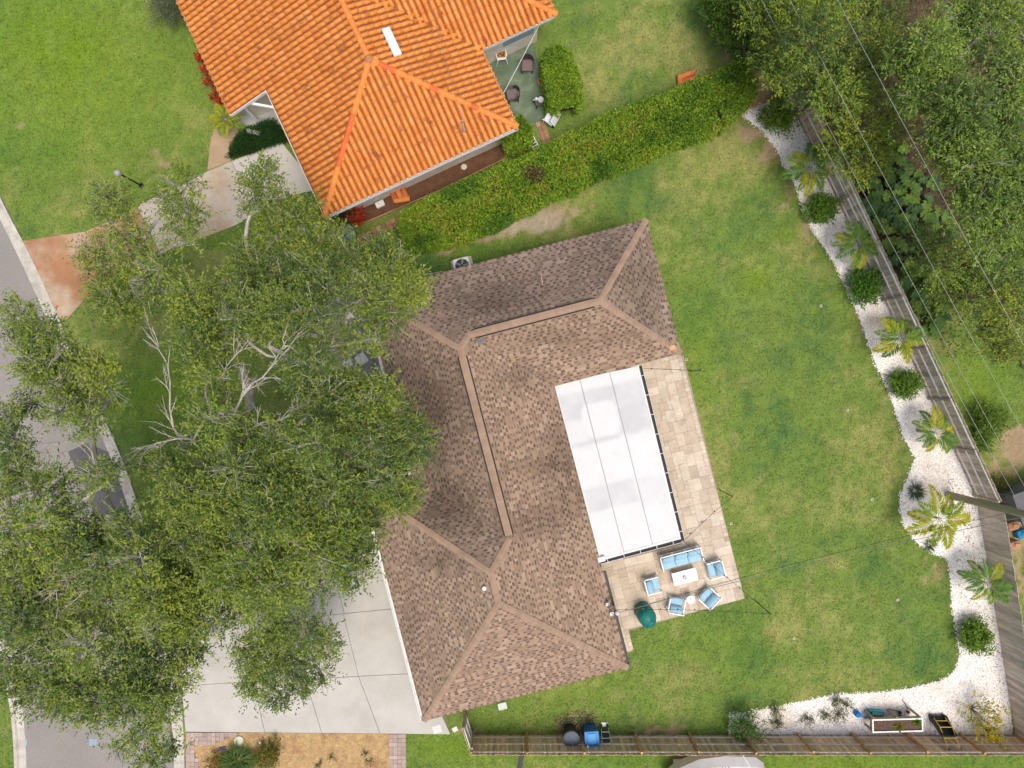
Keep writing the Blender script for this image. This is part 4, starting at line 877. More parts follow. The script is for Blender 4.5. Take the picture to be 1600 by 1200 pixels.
# ---- shrubs
def shrub(name, label, px, py, r, h, n, pal, llen=.13, lwid=.06, cat='shrub', group=None, stem=True, spread=1.0, matl=None, lumps=7):
    c = P(px, py, h * .6); root = thing(name, label, cat, (c.x, c.y, 0), 0, group); rg = random.Random(int(px * 7 + py))
    cen = [(c.x, c.y, h * .5)]; rad = [r * .7]
    for k in range(lumps):
        a = 2 * math.pi * (k + rg.random() * .6) / lumps; q = r * rg.uniform(.4, .68) * spread; cen.append((c.x + math.cos(a) * q, c.y + math.sin(a) * q, h * rg.uniform(.35, .65))); rad.append(r * rg.uniform(.34, .52))
    lpt = 6; area = sum(x * x for x in rad); V, F, C, S0, S1 = sprays(cen, rad, n / lpt / area, lpt, llen * 2.2, llen, lwid, pal, None, flat=min(1.2, h / r * .55), up=.5)
    V[:, 2] = np.maximum(V[:, 2], .015)
    npmesh('foliage', V, F, matl or GLOSSLEAF, root, fcol=C)
    b = MB()
    for q, rr_ in zip(cen, rad): b.tube([(c.x, c.y, -.02), ((c.x + q[0]) / 2, (c.y + q[1]) / 2, h * .25), q], [.03, .02, .008], 5, cap=False)
    b.build('stem', BARKD, root, True, world=True)
    return root
SHR = [(.11, .22, .022), (.15, .27, .025), (.075, .16, .022), (.18, .29, .03)]
shrub('round_shrub', 'round bright green shrub between the wide spilling palm and the next palm', 1285, 326, .72, .9, 2200, SHR)
shrub('round_shrub', 'dark round shrub in white pebbles between two palms at the rail fence', 1353, 446, .82, 1.0, 2800, [(.085, .20, .022), (.115, .235, .025), (.06, .14, .022)])
shrub('round_shrub', 'small round shrub in white pebbles below the yellow-tipped palm', 1415, 600, .66, .9, 2200, SHR)
shrub('round_shrub', 'round shrub in pebbles beside the smooth unrailed board fence', 1525, 994, .82, .95, 2800, SHR)
shrub('leafy_shrub', 'loose lime-green shrub at the start of the pebble bed', 1216, 180, .72, 1.1, 1500, [(.13, .22, .02), (.16, .24, .02), (.10, .18, .02)], llen=.17, lwid=.07)
shrub('leafy_shrub', 'lime-green bush in the rough grass beyond the fence', 1548, 655, .85, 1.2, 1700, [(.12, .21, .03), (.15, .24, .03), (.09, .17, .02)], llen=.16, lwid=.05)
shrub('leafy_shrub', 'low green shrub under the wires past the fence', 1535, 690, .5, .7, 700, [(.12, .21, .03), (.09, .17, .02)], llen=.14, lwid=.05)
shrub('leafy_shrub', 'brownish weedy shrub by the dark shed past the fence', 1560, 765, .7, .6, 900, [(.15, .15, .02), (.20, .14, .03), (.12, .15, .03)], llen=.14, lwid=.04)
shrub('flowering_shrub', 'yellow-leaved sparse shrub leaning over the brown fence corner', 1537, 1120, .85, 1.5, 800, [(.42, .34, .015), (.36, .33, .02), (.20, .22, .02)], llen=.12, lwid=.06, spread=1.3)
shrub('flowering_shrub', 'small yellow-leaved shoot poking over the fence corner', 1560, 1152, .32, 1.9, 260, [(.46, .36, .012), (.38, .32, .015)], llen=.11, lwid=.06)
shrub('leafy_shrub', 'bright green leggy plant arching over the fence where pebbles begin', 1164, 1135, .62, 1.0, 800, [(.12, .21, .02), (.08, .17, .02), (.05, .12, .03)], llen=.2, lwid=.05, spread=1.2)
shrub('grey_shrub', 'grey-green feathery shrub by the tile house front wall', 266, 8, .95, 1.2, 2600, [(.14, .17, .09), (.10, .14, .06), (.18, .20, .13)], llen=.2, lwid=.025)
for k, (x, y, r, lab) in enumerate([(1213, 1110, .3, 'olive weed tuft near the lawn edge of the pebbles'), (1215, 1128, .26, 'dark weed tuft in pebbles close to the fence'), (1262, 1124, .26, 'straggly green weed in pebbles between weed tufts'), (1292, 1118, .24, 'small sprawling weed beside the largest weed tuft'), (1310, 1118, .38, 'largest olive weed tuft by the blue watering can'), (1322, 1101, .24, 'spiky little weed beside the lawn edge and watering can'), (1307, 1096, .2, 'tiny leafy weed at the lawn edge of the pebbles')]):
    shrub('weed', lab, x, y, r, .25, 220, [(.10, .125, .03), (.08, .11, .025), (.13, .14, .04)], llen=.11, lwid=.03, cat='weed')
RED = [(.55, .035, .02), (.62, .05, .03), (.42, .03, .02), (.07, .12, .02)]
for k, (x, y, r) in enumerate([(313, 88, .22), (320, 108, .28), (328, 128, .28), (336, 148, .3), (342, 160, .22)]):
    shrub('flower_clump', 'red-flowering clump along the front wall of the tile house', x, y, r, .8, 260, RED, llen=.08, lwid=.07, cat='flowers', group='red flowers along the tile house front wall', lumps=5)
shrub('flower_clump', 'scarlet flowering bush beside the blue-lidded barrel', 555, 336, .48, .8, 900, RED, llen=.09, lwid=.08, cat='flowers')
shrub('leafy_shrub', 'dark shrub behind the scarlet flowers at the tile house corner', 535, 334, .42, .9, 600, [(.04, .08, .02), (.06, .10, .025)])

# tufted grasses
def tuft(name, label, px, py, r, n, pal, llen, lwid=.02, cat='grass', h=.5, group=None):
    c = P(px, py); root = thing(name, label, cat, (c.x, c.y, 0), 0, group)
    a = RNG.uniform(0, 2 * math.pi, n); q = RNG.random(n) ** .5 * r * .45; el = RNG.uniform(.25, 1.2, n)
    base = np.stack([c.x + np.cos(a) * q, c.y + np.sin(a) * q, np.full(n, .01)], 1)
    d = np.stack([np.cos(a) * np.cos(el), np.sin(a) * np.cos(el), np.sin(el)], 1); d = unit(d + np.array([.16, -.28, 0])) ; L = llen * RNG.uniform(.55, 1.25, n)
    mid = base + d * (L * .6)[:, None]; tip = mid + unit(d * np.array([1, 1, .2]) - np.array([0, 0, .25])) * (L * .45)[:, None]; tip[:, 2] = np.maximum(tip[:, 2], .02)
    s = unit(np.cross(d, np.array([0, 0, 1.]))) * lwid / 2
    V = np.concatenate([np.stack([base - s, base + s, mid + s, mid - s], 1).reshape(-1, 3), np.stack([mid - s, mid + s, tip + s * .2, tip - s * .2], 1).reshape(-1, 3)]); F = np.arange(len(V)).reshape(-1, 4)
    C = pick(pal, n) * RNG.uniform(.8, 1.2, (n, 1)); npmesh('blades', V, F, LEAF, root, fcol=np.concatenate([C, C])); return root
tuft('grass_tuft', 'blue-green grass tuft in pebbles above the big yellow palm', 1429, 767, .4, 160, [(.09, .15, .07), (.12, .18, .09)], .42)
tuft('grass_tuft', 'small blue-green grass tuft half under the yellow palm', 1452, 850, .3, 110, [(.09, .15, .08), (.12, .17, .09)], .32)
tuft('grass_tuft', 'tall green fountain grass in the orange mulch by the stone disc', 374, 1186, .8, 900, [(.09, .16, .04), (.12, .20, .045), (.15, .22, .07)], .72, .02)
shrub('leafy_shrub', 'olive shrub with red edges in the orange mulch', 417, 1180, .75, .5, 1200, [(.13, .16, .015), (.10, .14, .015), (.22, .12, .02)], llen=.1, lwid=.05)
shrub('leafy_shrub', 'low green and orange shrub at the mulch bed tip', 338, 1192, .5, .4, 500, [(.13, .16, .015), (.35, .12, .02), (.10, .14, .015)], llen=.1, lwid=.05)
for x, y, r in ((500, 1194, .14), (518, 1184, .12), (578, 1190, .2), (571, 1178, .14)): shrub('weed', 'small weed growing in the orange mulch', x, y, r, .15, 60, [(.12, .14, .03), (.10, .12, .05)], llen=.09, lwid=.04, cat='weed', group='weeds in the orange mulch', lumps=4)

# palms: shared frond meshes in two tints
def frond_mesh(L_, nleaf, droop, pal, ll, seed, lw=.045):
    rg = np.random.default_rng(seed); n = 10; t = np.linspace(0, 1, n); X = L_ * (t - .12 * t ** 2); Zz = L_ * (.42 * t - droop * t ** 2)
    V = []; F = []; C = []
    def q(vs, c): k = len(V); V.extend(vs); F.append([k, k + 1, k + 2, k + 3]); C.append(c)
    for i in range(n - 1):
        wv = .013 * (1 - .7 * t[i]); q([(X[i], -wv, Zz[i]), (X[i + 1], -wv * .85, Zz[i + 1]), (X[i + 1], wv * .85, Zz[i + 1]), (X[i], wv, Zz[i])], (.11, .17, .035))
    for k in range(nleaf):
        f = .16 + .84 * (k + .5) / nleaf; x = np.interp(f, t, X); z = np.interp(f, t, Zz); l = ll * (math.sin(math.pi * min(1, .18 + .85 * f) ** .9) * .8 + .25) * rg.uniform(.85, 1.15)
        for s in (-1, 1):
            sp = R(rg.uniform(48, 66)) * (1 - .35 * f); d = np.array([math.cos(sp), s * math.sin(sp), rg.uniform(-.15, .3)]); d /= np.linalg.norm(d); o = np.array([x, 0, z]); m = o + d * l * .5 + np.array([0, 0, .03]); e = o + d * l + np.array([0, 0, -l * .22]); w_ = np.array([-d[1], d[0], 0]) * s * lw / 2
            c = np.array(pal[rg.integers(len(pal))]) * rg.uniform(.8, 1.2); q([o, m - w_, e, m + w_], tuple(c))
    me = bpy.data.meshes.new('frond'); me.from_pydata([tuple(map(float, v)) for v in V], [], F)
    at = me.attributes.new('Col', 'FLOAT_COLOR', 'FACE'); at.data.foreach_set('color', np.array([tuple(c) + (1,) for c in C], dtype=np.float32).ravel()); me.materials.append(LEAF); return me
PG = [(.12, .25, .04), (.09, .20, .045), (.17, .29, .04)]; PY = [(.38, .40, .03), (.46, .42, .03), (.27, .34, .035)]; PM = [(.20, .32, .035), (.28, .36, .03), (.14, .26, .04)]
FR = {c: [frond_mesh(1.5, 30, .55 + .1 * i, p, .46, 3 * i + j, .062) for i in range(3)] for j, (c, p) in enumerate((('g', PG), ('y', PY), ('m', PM)))}
def palm(label, px, py, h, seq, size, seed, trunk_r=.06, cat='palm'):
    rg = random.Random(seed); c = P(px, py, h); root = thing('palm_tree', label, cat, (c.x, c.y, 0))
    MB().tube([(0, 0, -.03), (.02, 0, h * .5), (0, 0, h)], [trunk_r * 1.3, trunk_r, trunk_r * .8], 8).build('trunk', mat('palm_trunk', (.30, .33, .20), .8, var=.2, scale=8), root, True)
    n = len(seq)
    for k, ch in enumerate(seq):
        a = 2 * math.pi * k / n + rg.uniform(-.2, .2) + seed; s = size * rg.uniform(.85, 1.12); ti = rg.uniform(-.25, .3) if k % 3 else rg.uniform(-.5, -.2)
        M = Matrix.Translation((0, 0, h - .03)) @ Matrix.Rotation(a, 4, 'Z') @ Matrix.Rotation(ti, 4, 'Y') @ Matrix.Scale(s, 4)
        link('frond', FR[ch][rg.randrange(3)], root, None, M)
palm('wide green and yellow palm spilling over the fence beside the brown replacement panel', 1264, 263, 1.5, 'mgymgmygmg', .88, 1)
palm('green palm with yellow lower fronds between the bright and the dark round shrubs', 1338, 381, 1.5, 'gymgmygmgg', .82, 2)
palm('palm with yellow frond tips between the dark shrub and the small shrub', 1406, 529, 1.5, 'gygymygmgy', .86, 3)
palm('palm over the pebbles below the small round shrub, yellow at the fence side', 1461, 676, 1.4, 'gymgygygmg', .80, 4)
palm('large bright yellow palm next to the timber utility pole', 1466, 810, 1.7, 'yyymyymyym', .98, 5)
palm('green palm in front of the smooth unrailed fence', 1541, 911, 1.4, 'gmygmggymg', .80, 6)
palm('short yellow-green palm on the footpath corner of the tile house', 352, 186, .9, 'mymyymymyymy', .62, 7)
# broad-leaved undergrowth
def phil_leaf():
    b = MB(); n = 9; out = []
    for k in range(n):
        t = k / (n - 1); w_ = .24 * math.sin(math.pi * (t * .8 + .14)) ** .8; out.append((t * .62, w_, w_ * .25))
    V = []; F = []
    for k in range(n - 1):
        x0, w0, z0 = out[k]; x1, w1, z1 = out[k + 1]; cut = .5 if k % 2 else 1.0
        zz = lambda x: .10 * math.sin(x * 4) - .25 * x * x
        for s in (-1, 1):
            i = len(V); V += [(x0, 0, zz(x0)), (x1, 0, zz(x1)), (x1 + .05, s * w1 * (1 if k % 2 == 0 else .55), zz(x1) + .04), (x0 + .05, s * w0 * (1 if k % 2 == 1 else .55), zz(x0) + .04)]; F.append((i, i + 1, i + 2, i + 3) if s > 0 else (i + 3, i + 2, i + 1, i))
    return b.add(V, F)
PHL = [phil_leaf().mesh('leaf', mat('philodendron_' + n_, c, .5, var=.12, scale=5, rnd=.25, spec=.2)) for n_, c in (('green', (.085, .165, .03)), ('light', (.13, .21, .03)), ('teal', (.06, .125, .035)))]
PHSPOTS = [(1395, 262), (1415, 285), (1385, 300), (1440, 300), (1375, 328), (1405, 335), (1432, 345), (1450, 372), (1400, 370), (1425, 400), (1460, 480), (1450, 500), (1362, 305), (1470, 350), (1345, 140), (1440, 440), (1390, 240)]
for i, (x, y) in enumerate(PHSPOTS):
    rg = random.Random(100 + i); c = P(x, y, .6); root = thing('philodendron', 'broad-leaved dark green undergrowth plant beneath the trees past the fence', 'plant', (c.x, c.y, 0), 0, 'broad-leaved plants under the trees past the fence')
    for k in range(11):
        a = 2 * math.pi * k / 11 + rg.uniform(-.3, .3); s = rg.uniform(.8, 1.35); rr0 = rg.uniform(.12, .45)
        M = Matrix.Translation((math.cos(a) * rr0, math.sin(a) * rr0, rg.uniform(.35, .85))) @ Matrix.Rotation(a, 4, 'Z') @ Matrix.Rotation(rg.uniform(-.2, .5), 4, 'Y') @ Matrix.Scale(s, 4); link('leaf', PHL[rg.randrange(3)], root, None, M)
    b = MB()
    for k in range(6): a = k * 1.05; b.tube([(0, 0, 0), (math.cos(a) * .3, math.sin(a) * .3, .5)], [.02, .01], 4)
    b.build('stem', mat('green_stem', (.08, .12, .04), .7), root)

# ================================================================== fences
FB = mat('fence_brown', (.62, .43, .25), .9, var=.22, scale=1.5, fine=.12, fscale=20, rnd=.28, stretch=(6, 6, 1), bump=.3)
FG = mat('fence_grey', (.54, .46, .38), .9, var=.25, scale=1.5, fine=.12, fscale=20, rnd=.25, stretch=(6, 6, 1), bump=.3)
FP_B = mat('post_brown', (.50, .29, .12), .85, var=.2, scale=3, rnd=.15); FP_G = mat('post_grey', (.40, .33, .26), .85, var=.2, scale=3, rnd=.15)
RAIL_B = mat('rail_pale', (.72, .63, .55), .85, var=.15, scale=3, rnd=.08); RAIL_G = mat('rail_grey', (.68, .64, .60), .85, var=.15, scale=3, rnd=.08)
def fence(label, a_px, b_px, outside, h=1.83, bw=.14, spacing=2.44, bm=FB, pm=FP_B, rm=RAIL_B, rails=(.28, .92, 1.60), posts=True, first=0.0, name='board_fence', seed=1, skip=None, cap=True):
    a, b = P(*a_px), P(*b_px); d = b - a; L_ = d.length; d.normalize(); n = Vector((-d.y, d.x, 0)); n = n if n.dot(outside) > 0 else -n
    rz = math.atan2(d.y, d.x); root = thing(name, label, 'fence', a, rz); rg = random.Random(seed); ny = 1 if n.dot(Vector((-d.y, d.x, 0))) > 0 else -1
    nb = int(L_ / bw); me = [MB().rbox((0, 0, h / 2), (bw * .992, .018, h), .004).mesh('board', bm) for _ in range(3)]
    for k in range(nb):
        M = Matrix.Translation(((k + .5) * L_ / nb, ny * (.03 + rg.uniform(-.006, .006)), rg.uniform(-.035, .015))) @ Matrix.Rotation(rg.uniform(-.012, .012), 4, 'Y'); link('board', me[k % 3], root, None, M)
    npst = max(1, round(L_ / spacing)); sp = L_ / npst
    pme = MB().box((0, 0, h / 2 - .02), (.095, .095, h + .02)).mesh('post', pm); rme = MB().box((0, 0, 0), (sp * .985, .042, .088)).mesh('rail', rm); cme = MB().box((0, 0, 0), (sp * .985, .06, .045)).mesh('rail', rm)
    if posts:
        for k in range(npst + 1): link('post', pme, root, None, Matrix.Translation((min(max(k * sp, .05), L_ - .05), -ny * .075, rg.uniform(-.03, .02))) @ Matrix.Rotation(rg.uniform(-.02, .02), 4, 'X'))
    for k in range(npst):
        for z in rails: link('rail', rme, root, None, Matrix.Translation(((k + .5) * sp, -ny * .002, z + rg.uniform(-.015, .015))) @ Matrix.Rotation(rg.uniform(-.006, .006), 4, 'Y'))
    return root
fence('brown board fence with three rails behind the bins and planter', (738, 1147), (1584, 1148), Vector((0, -1, 0)), seed=1)
fence('grey weathered rail fence running behind the palms', (1273, 240), (1523, 774), Vector((1, .4, 0)), bm=FG, pm=FP_G, rm=RAIL_G, seed=2)
fence('smooth unrailed weathered board fence below the utility pole', (1527, 791), (1585, 1146), Vector((1, .1, 0)), bm=FG, pm=FP_G, rm=RAIL_G, rails=(), posts=False, seed=3, bw=.19)
fence('newer brown replacement fence panel beside the lime-green shrub', (1246, 184), (1271, 236), Vector((1, .4, 0)), bm=mat('fence_warm', (.52, .39, .28), .9, var=.2, scale=1.5, rnd=.2, stretch=(6, 6, 1)), pm=FP_G, rm=mat('rail_tan', (.66, .54, .42), .85, var=.12, rnd=.08), h=1.78, seed=4)
fence('last bleached grey fence panel disappearing under the olive tree', (1218, 126), (1243, 179), Vector((1, .4, 0)), bm=FG, pm=FP_G, rm=RAIL_G, seed=5)
fence('short grey side fence joining the shingle house to the brown fence', (727, 1108), (738, 1142), Vector((-1, 0, 0)), bm=FG, pm=FP_G, rm=RAIL_G, seed=6, spacing=1.1)

# ================================================================== utility pole, wires
UP = P(1481, 773)
pole = thing('utility_pole', 'grey-green timber utility pole standing beside the yellow palm', 'utility pole', UP)
MB().tube([(0, 0, -.2), (0, 0, 5), (0, 0, 10.3)], [.18, .16, .13], 12).build('shaft', mat('pole_wood', (.36, .33, .24), .9, var=.2, scale=2, fine=.2, stretch=(5, 5, .6)), pole, True)
CB = mat('wire_dark', (.42, .42, .41), .5); b = MB()
for z in (9.8, 7.5): 
    b = MB(); b.box((0, 0, z), (1.9, .1, .12), R(62)); b.build('crossarm', mat('pole_wood', (.23, .20, .13)), pole)
MB().box((0.0, -.2, 6.6), (.35, .35, .7), 0).build('transformer', plain('pale_grey', (.6, .6, .6), .5), pole)
MB().tube([(.14, -.03, 1.8), (.14, -.03, 4.6)], .03, 6).build('conduit', plain('white_pvc', (.78, .76, .70)), pole)
P2W = UP + (Vector((8.26, 18.0, 0)) - UP) * 1.4
pole2 = thing('utility_pole', 'far timber utility pole carrying the other end of the wires', 'utility pole', P2W)
MB().tube([(0, 0, -.2), (0, 0, 10.3)], [.18, .13], 12).build('shaft', mat('pole_wood', (.23, .20, .13)), pole2, True)
def wire(name, label, a, bb, sag, r, m, cat='wire', n=24, group=None):
    a, bb = Vector(a), Vector(bb); pts = [a.lerp(bb, k / n) - Vector((0, 0, sag * 4 * (k / n) * (1 - k / n))) for k in range(n + 1)]
    o = MB().tube([p - a for p in pts], r, 5).build(name, m); o.location = a; tag(o, label, cat, group); return pts
GW = mat('wire_grey', (.33, .33, .33), .5)
for k, (z, lab) in enumerate([(9.95, 'highest overhead wire crossing the woods'), (7.6, 'second overhead wire below the highest one'), (5.95, 'third overhead wire close to the fence'), (5.0, 'lowest overhead wire hugging the fence top')]):
    wire('overhead_wire', lab, UP + Vector((0, 0, z)), P2W + Vector((0, 0, z)), .35, .008, GW, 'wire')
MT = Vector((mc.x, mc.y, 3.72))
wire('service_cable', 'twisted service cable from the utility pole to the shingle house mast', MT, UP + Vector((0, 0, 5.3)), .45, .012, mat('cable_grey', (.16, .17, .16), .6), 'cable')
wire('phone_cable', 'thin black cable low over the coffee table from eave to fence', Vector((mc.x + .15, mc.y - .25, 2.95)), UP + Vector((0, 0, 4.4)), .5, .009, mat('black_cable', (.03, .03, .03), .6), 'cable')
wire('service_cable', 'cable running up over the orange tiles from the white mast', MASTTOP, T(9.5, 16, 7.5), .2, .011, mat('rusty_cable', (.28, .17, .13), .7), 'cable')
wire('clothes_line', 'white line stretched across the green patio', T(TW + .05, 1.65, 2.55), T(12.2, 4.0, 2.3), .06, .012, plain('white_cord', (.75, .75, .72), .6), 'line')
# string lights
BULB = plain('bulb_black', (.02, .02, .02), .4); BGL = plain('bulb_glass', (.45, .42, .36), .2)
def string_lights(label, a, bb, sag, n):
    a, bb = Vector(a), Vector(bb); root = thing('string_lights', label, 'string lights', a); N_ = 24
    f = lambda t: a.lerp(bb, t) - Vector((0, 0, sag * 4 * t * (1 - t)))
    MB().tube([f(k / N_) - a for k in range(N_ + 1)], .009, 5).build('cord', BULB, root)
    me = MB().lathe([(.018, 0), (.022, -.03), (.02, -.055)], n=8).mesh('socket', BULB); gl = MB().lathe([(.015, -.055), (.035, -.085), (.035, -.105), (.012, -.135)], n=8).mesh('bulb', BGL)
    for k in range(n):
        p = f((k + .6) / n) - a; s = link('socket', me, root, None, Matrix.Translation(p)); link('bulb', gl, s)
def light_pole(label, px, py, h):
    c = P(px, py); o = thing('light_pole', label, 'pole', c); MB().tube([(0, 0, -.05), (0, 0, h)], .022, 6).build('shaft', BULB, o); MB().tube([(0, 0, h), (.0, .12, h + .02)], .01, 5).build('hook', BULB, o); return c + Vector((0, 0, h))
p1 = light_pole('black pole in the lawn holding the string lights past the armchairs', 1181, 939, 1.9); p2 = light_pole('short black pole on the patio edge halfway along the white cover', 1125, 766, 1.9); p3 = light_pole('black pole at the lawn by the top of the patio', 1078, 580, 1.9)
cor = Vector((c11.x + .12, c11.y - .1, 2.5))
string_lights('string lights from the house mast over the side table to the lawn pole', Vector((mc.x, mc.y, 3.3)), p1, .25, 9)
string_lights('string lights from the cover corner over the sofa to the lawn pole', cor, p1, .15, 7)
string_lights('short string lights from the cover corner to the patio edge pole', cor, p2, .12, 4)
string_lights('short string lights from the top of the cover to the upper pole', Vector((c10.x + .2, c10.y - .1, 2.5)), p3, .1, 4)

# ================================================================== patio furniture
WM = plain('white_frame', (.80, .80, .79), .4); BLUE = mat('blue_cushion', (.34, .54, .66), .9, var=.07, scale=4, bump=.15, bscale=60); BLUE2 = mat('blue_back_cushion', (.30, .50, .63), .9, var=.07, scale=4, bump=.15, bscale=60)
def seat_unit(label, px, py, facing, wd, nc, name, cat, group=None):
    """facing: image direction the sitter looks; local +y"""
    ang = math.atan2(-facing[1], facing[0]) - R(90); c = P(px, py, .4); root = thing(name, label, cat, (c.x, c.y, .045), ang, group); dp = .72; x = wd / 2
    for sx in (-1, 1):
        for sy in (-1, 1): MB().box((sx * (x - .025), sy * (dp / 2 - .03), .28 if sy > 0 else .36), (.045, .05, .56 if sy > 0 else .72)).build('leg', WM, root)
        MB().rbox((sx * (x - .025), .0, .575), (.055, dp - .02, .03), .01).build('arm', WM, root)
    b = MB(); b.box((0, 0, .24), (wd - .1, dp - .1, .04)); b.box((0, dp / 2 - .05, .24), (wd - .06, .04, .06)); b.build('seat_frame', WM, root)
    b = MB(); b.box((0, -dp / 2 + .02, .70), (wd - .02, .045, .04)); b.box((0, -dp / 2 + .02, .32), (wd - .06, .04, .05)); 
    for k in range(max(4, int(wd / .12))): b.box((-x + .08 + (wd - .16) * k / (max(4, int(wd / .12)) - 1), -dp / 2 + .02, .51), (.015, .02, .36))
    b.build('back_frame', WM, root)
    w = (wd - .13) / nc
    for k in range(nc):
        cx = -x + .065 + w * (k + .5); MB().rbox((cx, .04, .335), (w - .012, dp - .13, .15), .05, crown=.02).build('seat_cushion', BLUE, root, True)
        MB().rbox((0, 0, 0), (w - .02, .40, .17), .07, crown=.03).build('back_cushion', BLUE2, root, True).matrix_basis = Matrix.Translation((cx, -dp / 2 + .23, .53)) @ Matrix.Rotation(R(-48), 4, 'X') @ Matrix.Rotation(random.uniform(-.05, .05), 4, 'Z')
    return root
ux = (HU.x, -HU.y); vx = (HV.x, -HV.y)
seat_unit('blue-cushioned three-seat sofa with white frame under the cover edge', 1064, 872, vx, 1.98, 3, 'sofa', 'sofa')
seat_unit('blue-cushioned armchair at the house end of the coffee table', 1019, 914, ux, .76, 1, 'armchair', 'armchair')
seat_unit('blue-cushioned armchair at the lawn end of the coffee table', 1117, 889, (-ux[0], -ux[1]), .80, 1, 'armchair', 'armchair')
seat_unit('blue armchair between the green grill cover and the round side table', 1056, 945, (.18, -.98), .76, 1, 'armchair', 'armchair')
seat_unit('blue armchair turned diagonally beside the round side table at the lawn', 1107, 933, (-.74, -.67), .80, 1, 'armchair', 'armchair')
c = P(1070, 901, .42); ct = thing('coffee_table', 'white rectangular coffee table between the blue seats', 'table', (c.x, c.y, .045), HA)
MB().rbox((0, 0, .40), (1.16, .60, .04), .012).build('table_top', WM, ct)
for sx in (-1, 1):
    for sy in (-1, 1): MB().box((sx * .52, sy * .25, .19), (.05, .05, .38)).build('leg', WM, ct)
cd = thing('candle_bowl', 'small grey bowl on the white coffee table', 'bowl', (c.x - .02, c.y - .02, .465)); MB().lathe([(.05, 0), (.085, .03), (.09, .06), (.075, .06), (.06, .02)], n=14).build('bowl', plain('grey_ceramic', (.35, .36, .36), .4), cd); MB().lathe([(.05, .02), (.05, .05), (.01, .055)], n=10).build('candle', plain('wax', (.7, .68, .6), .5), cd)
c = P(1079, 937, .5); t_ = thing('side_table', 'round white side table between two blue armchairs', 'table', (c.x, c.y, .045)); MB().lathe([(.19, .46), (.20, .47), (.20, .49), (.19, .50)], n=24).build('table_top', WM, t_); MB().lathe([(.17, 0), (.17, .02), (.03, .03), (.03, .46)], n=16).build('pedestal', plain('grey_base', (.4, .4, .4), .5), t_)
MB().lathe([(.04, .5), (.045, .52), (.02, .53)], n=10).build('coaster', plain('pale_grey', (.6, .6, .6)), t_)
# covered grill
c = P(1009, 962, .55); gr = thing('covered_grill', 'barbecue grill under a dark green rumpled cover', 'grill', (c.x, c.y, .04), R(-62))
vs = []; fs = []; n = 28; lv = [(0, 1.0), (.25, .98), (.55, .97), (.8, .93), (.95, .82), (1.06, .58), (1.12, .25)]
for li, (z, s) in enumerate(lv):
    for k in range(n):
        t = 2 * math.pi * k / n; r = (abs(math.cos(t)) ** 3 + abs(math.sin(t)) ** 3) ** (-1 / 3); wr = 1 + .035 * math.sin(t * 9 + li) + .03 * math.sin(t * 4 + 2)
        vs.append((math.cos(t) * r * .50 * s * wr, math.sin(t) * r * .41 * s * wr + .03 * math.sin(li), z + (.03 * math.sin(t * 3 + 1) if li > 2 else 0) + (.06 * math.cos(t * 2) if li > 3 else 0)))
for li in range(len(lv) - 1):
    for k in range(n): fs.append((li * n + k, li * n + (k + 1) % n, li * n + n + (k + 1) % n, li * n + n + k))
fs.append(tuple(range((len(lv) - 1) * n, len(lv) * n)))
MB().add(vs, fs).build('cover', mat('green_cover', (.012, .17, .145), .45, var=.15, scale=5, bump=.5, bscale=9), gr, True)
MB().rbox((.2, .08, 1.10), (.16, .1, .06), .02).build('handle_bump', mat('green_cover', (.012, .115, .095)), gr)
b = MB()
for sx in (-1, 1):
    for sy in (-1, 1): b.lathe([(.03, 0), (.03, .06)], (sx * .42, sy * .25, -.0), 8)
b.build('caster', BULB, gr)
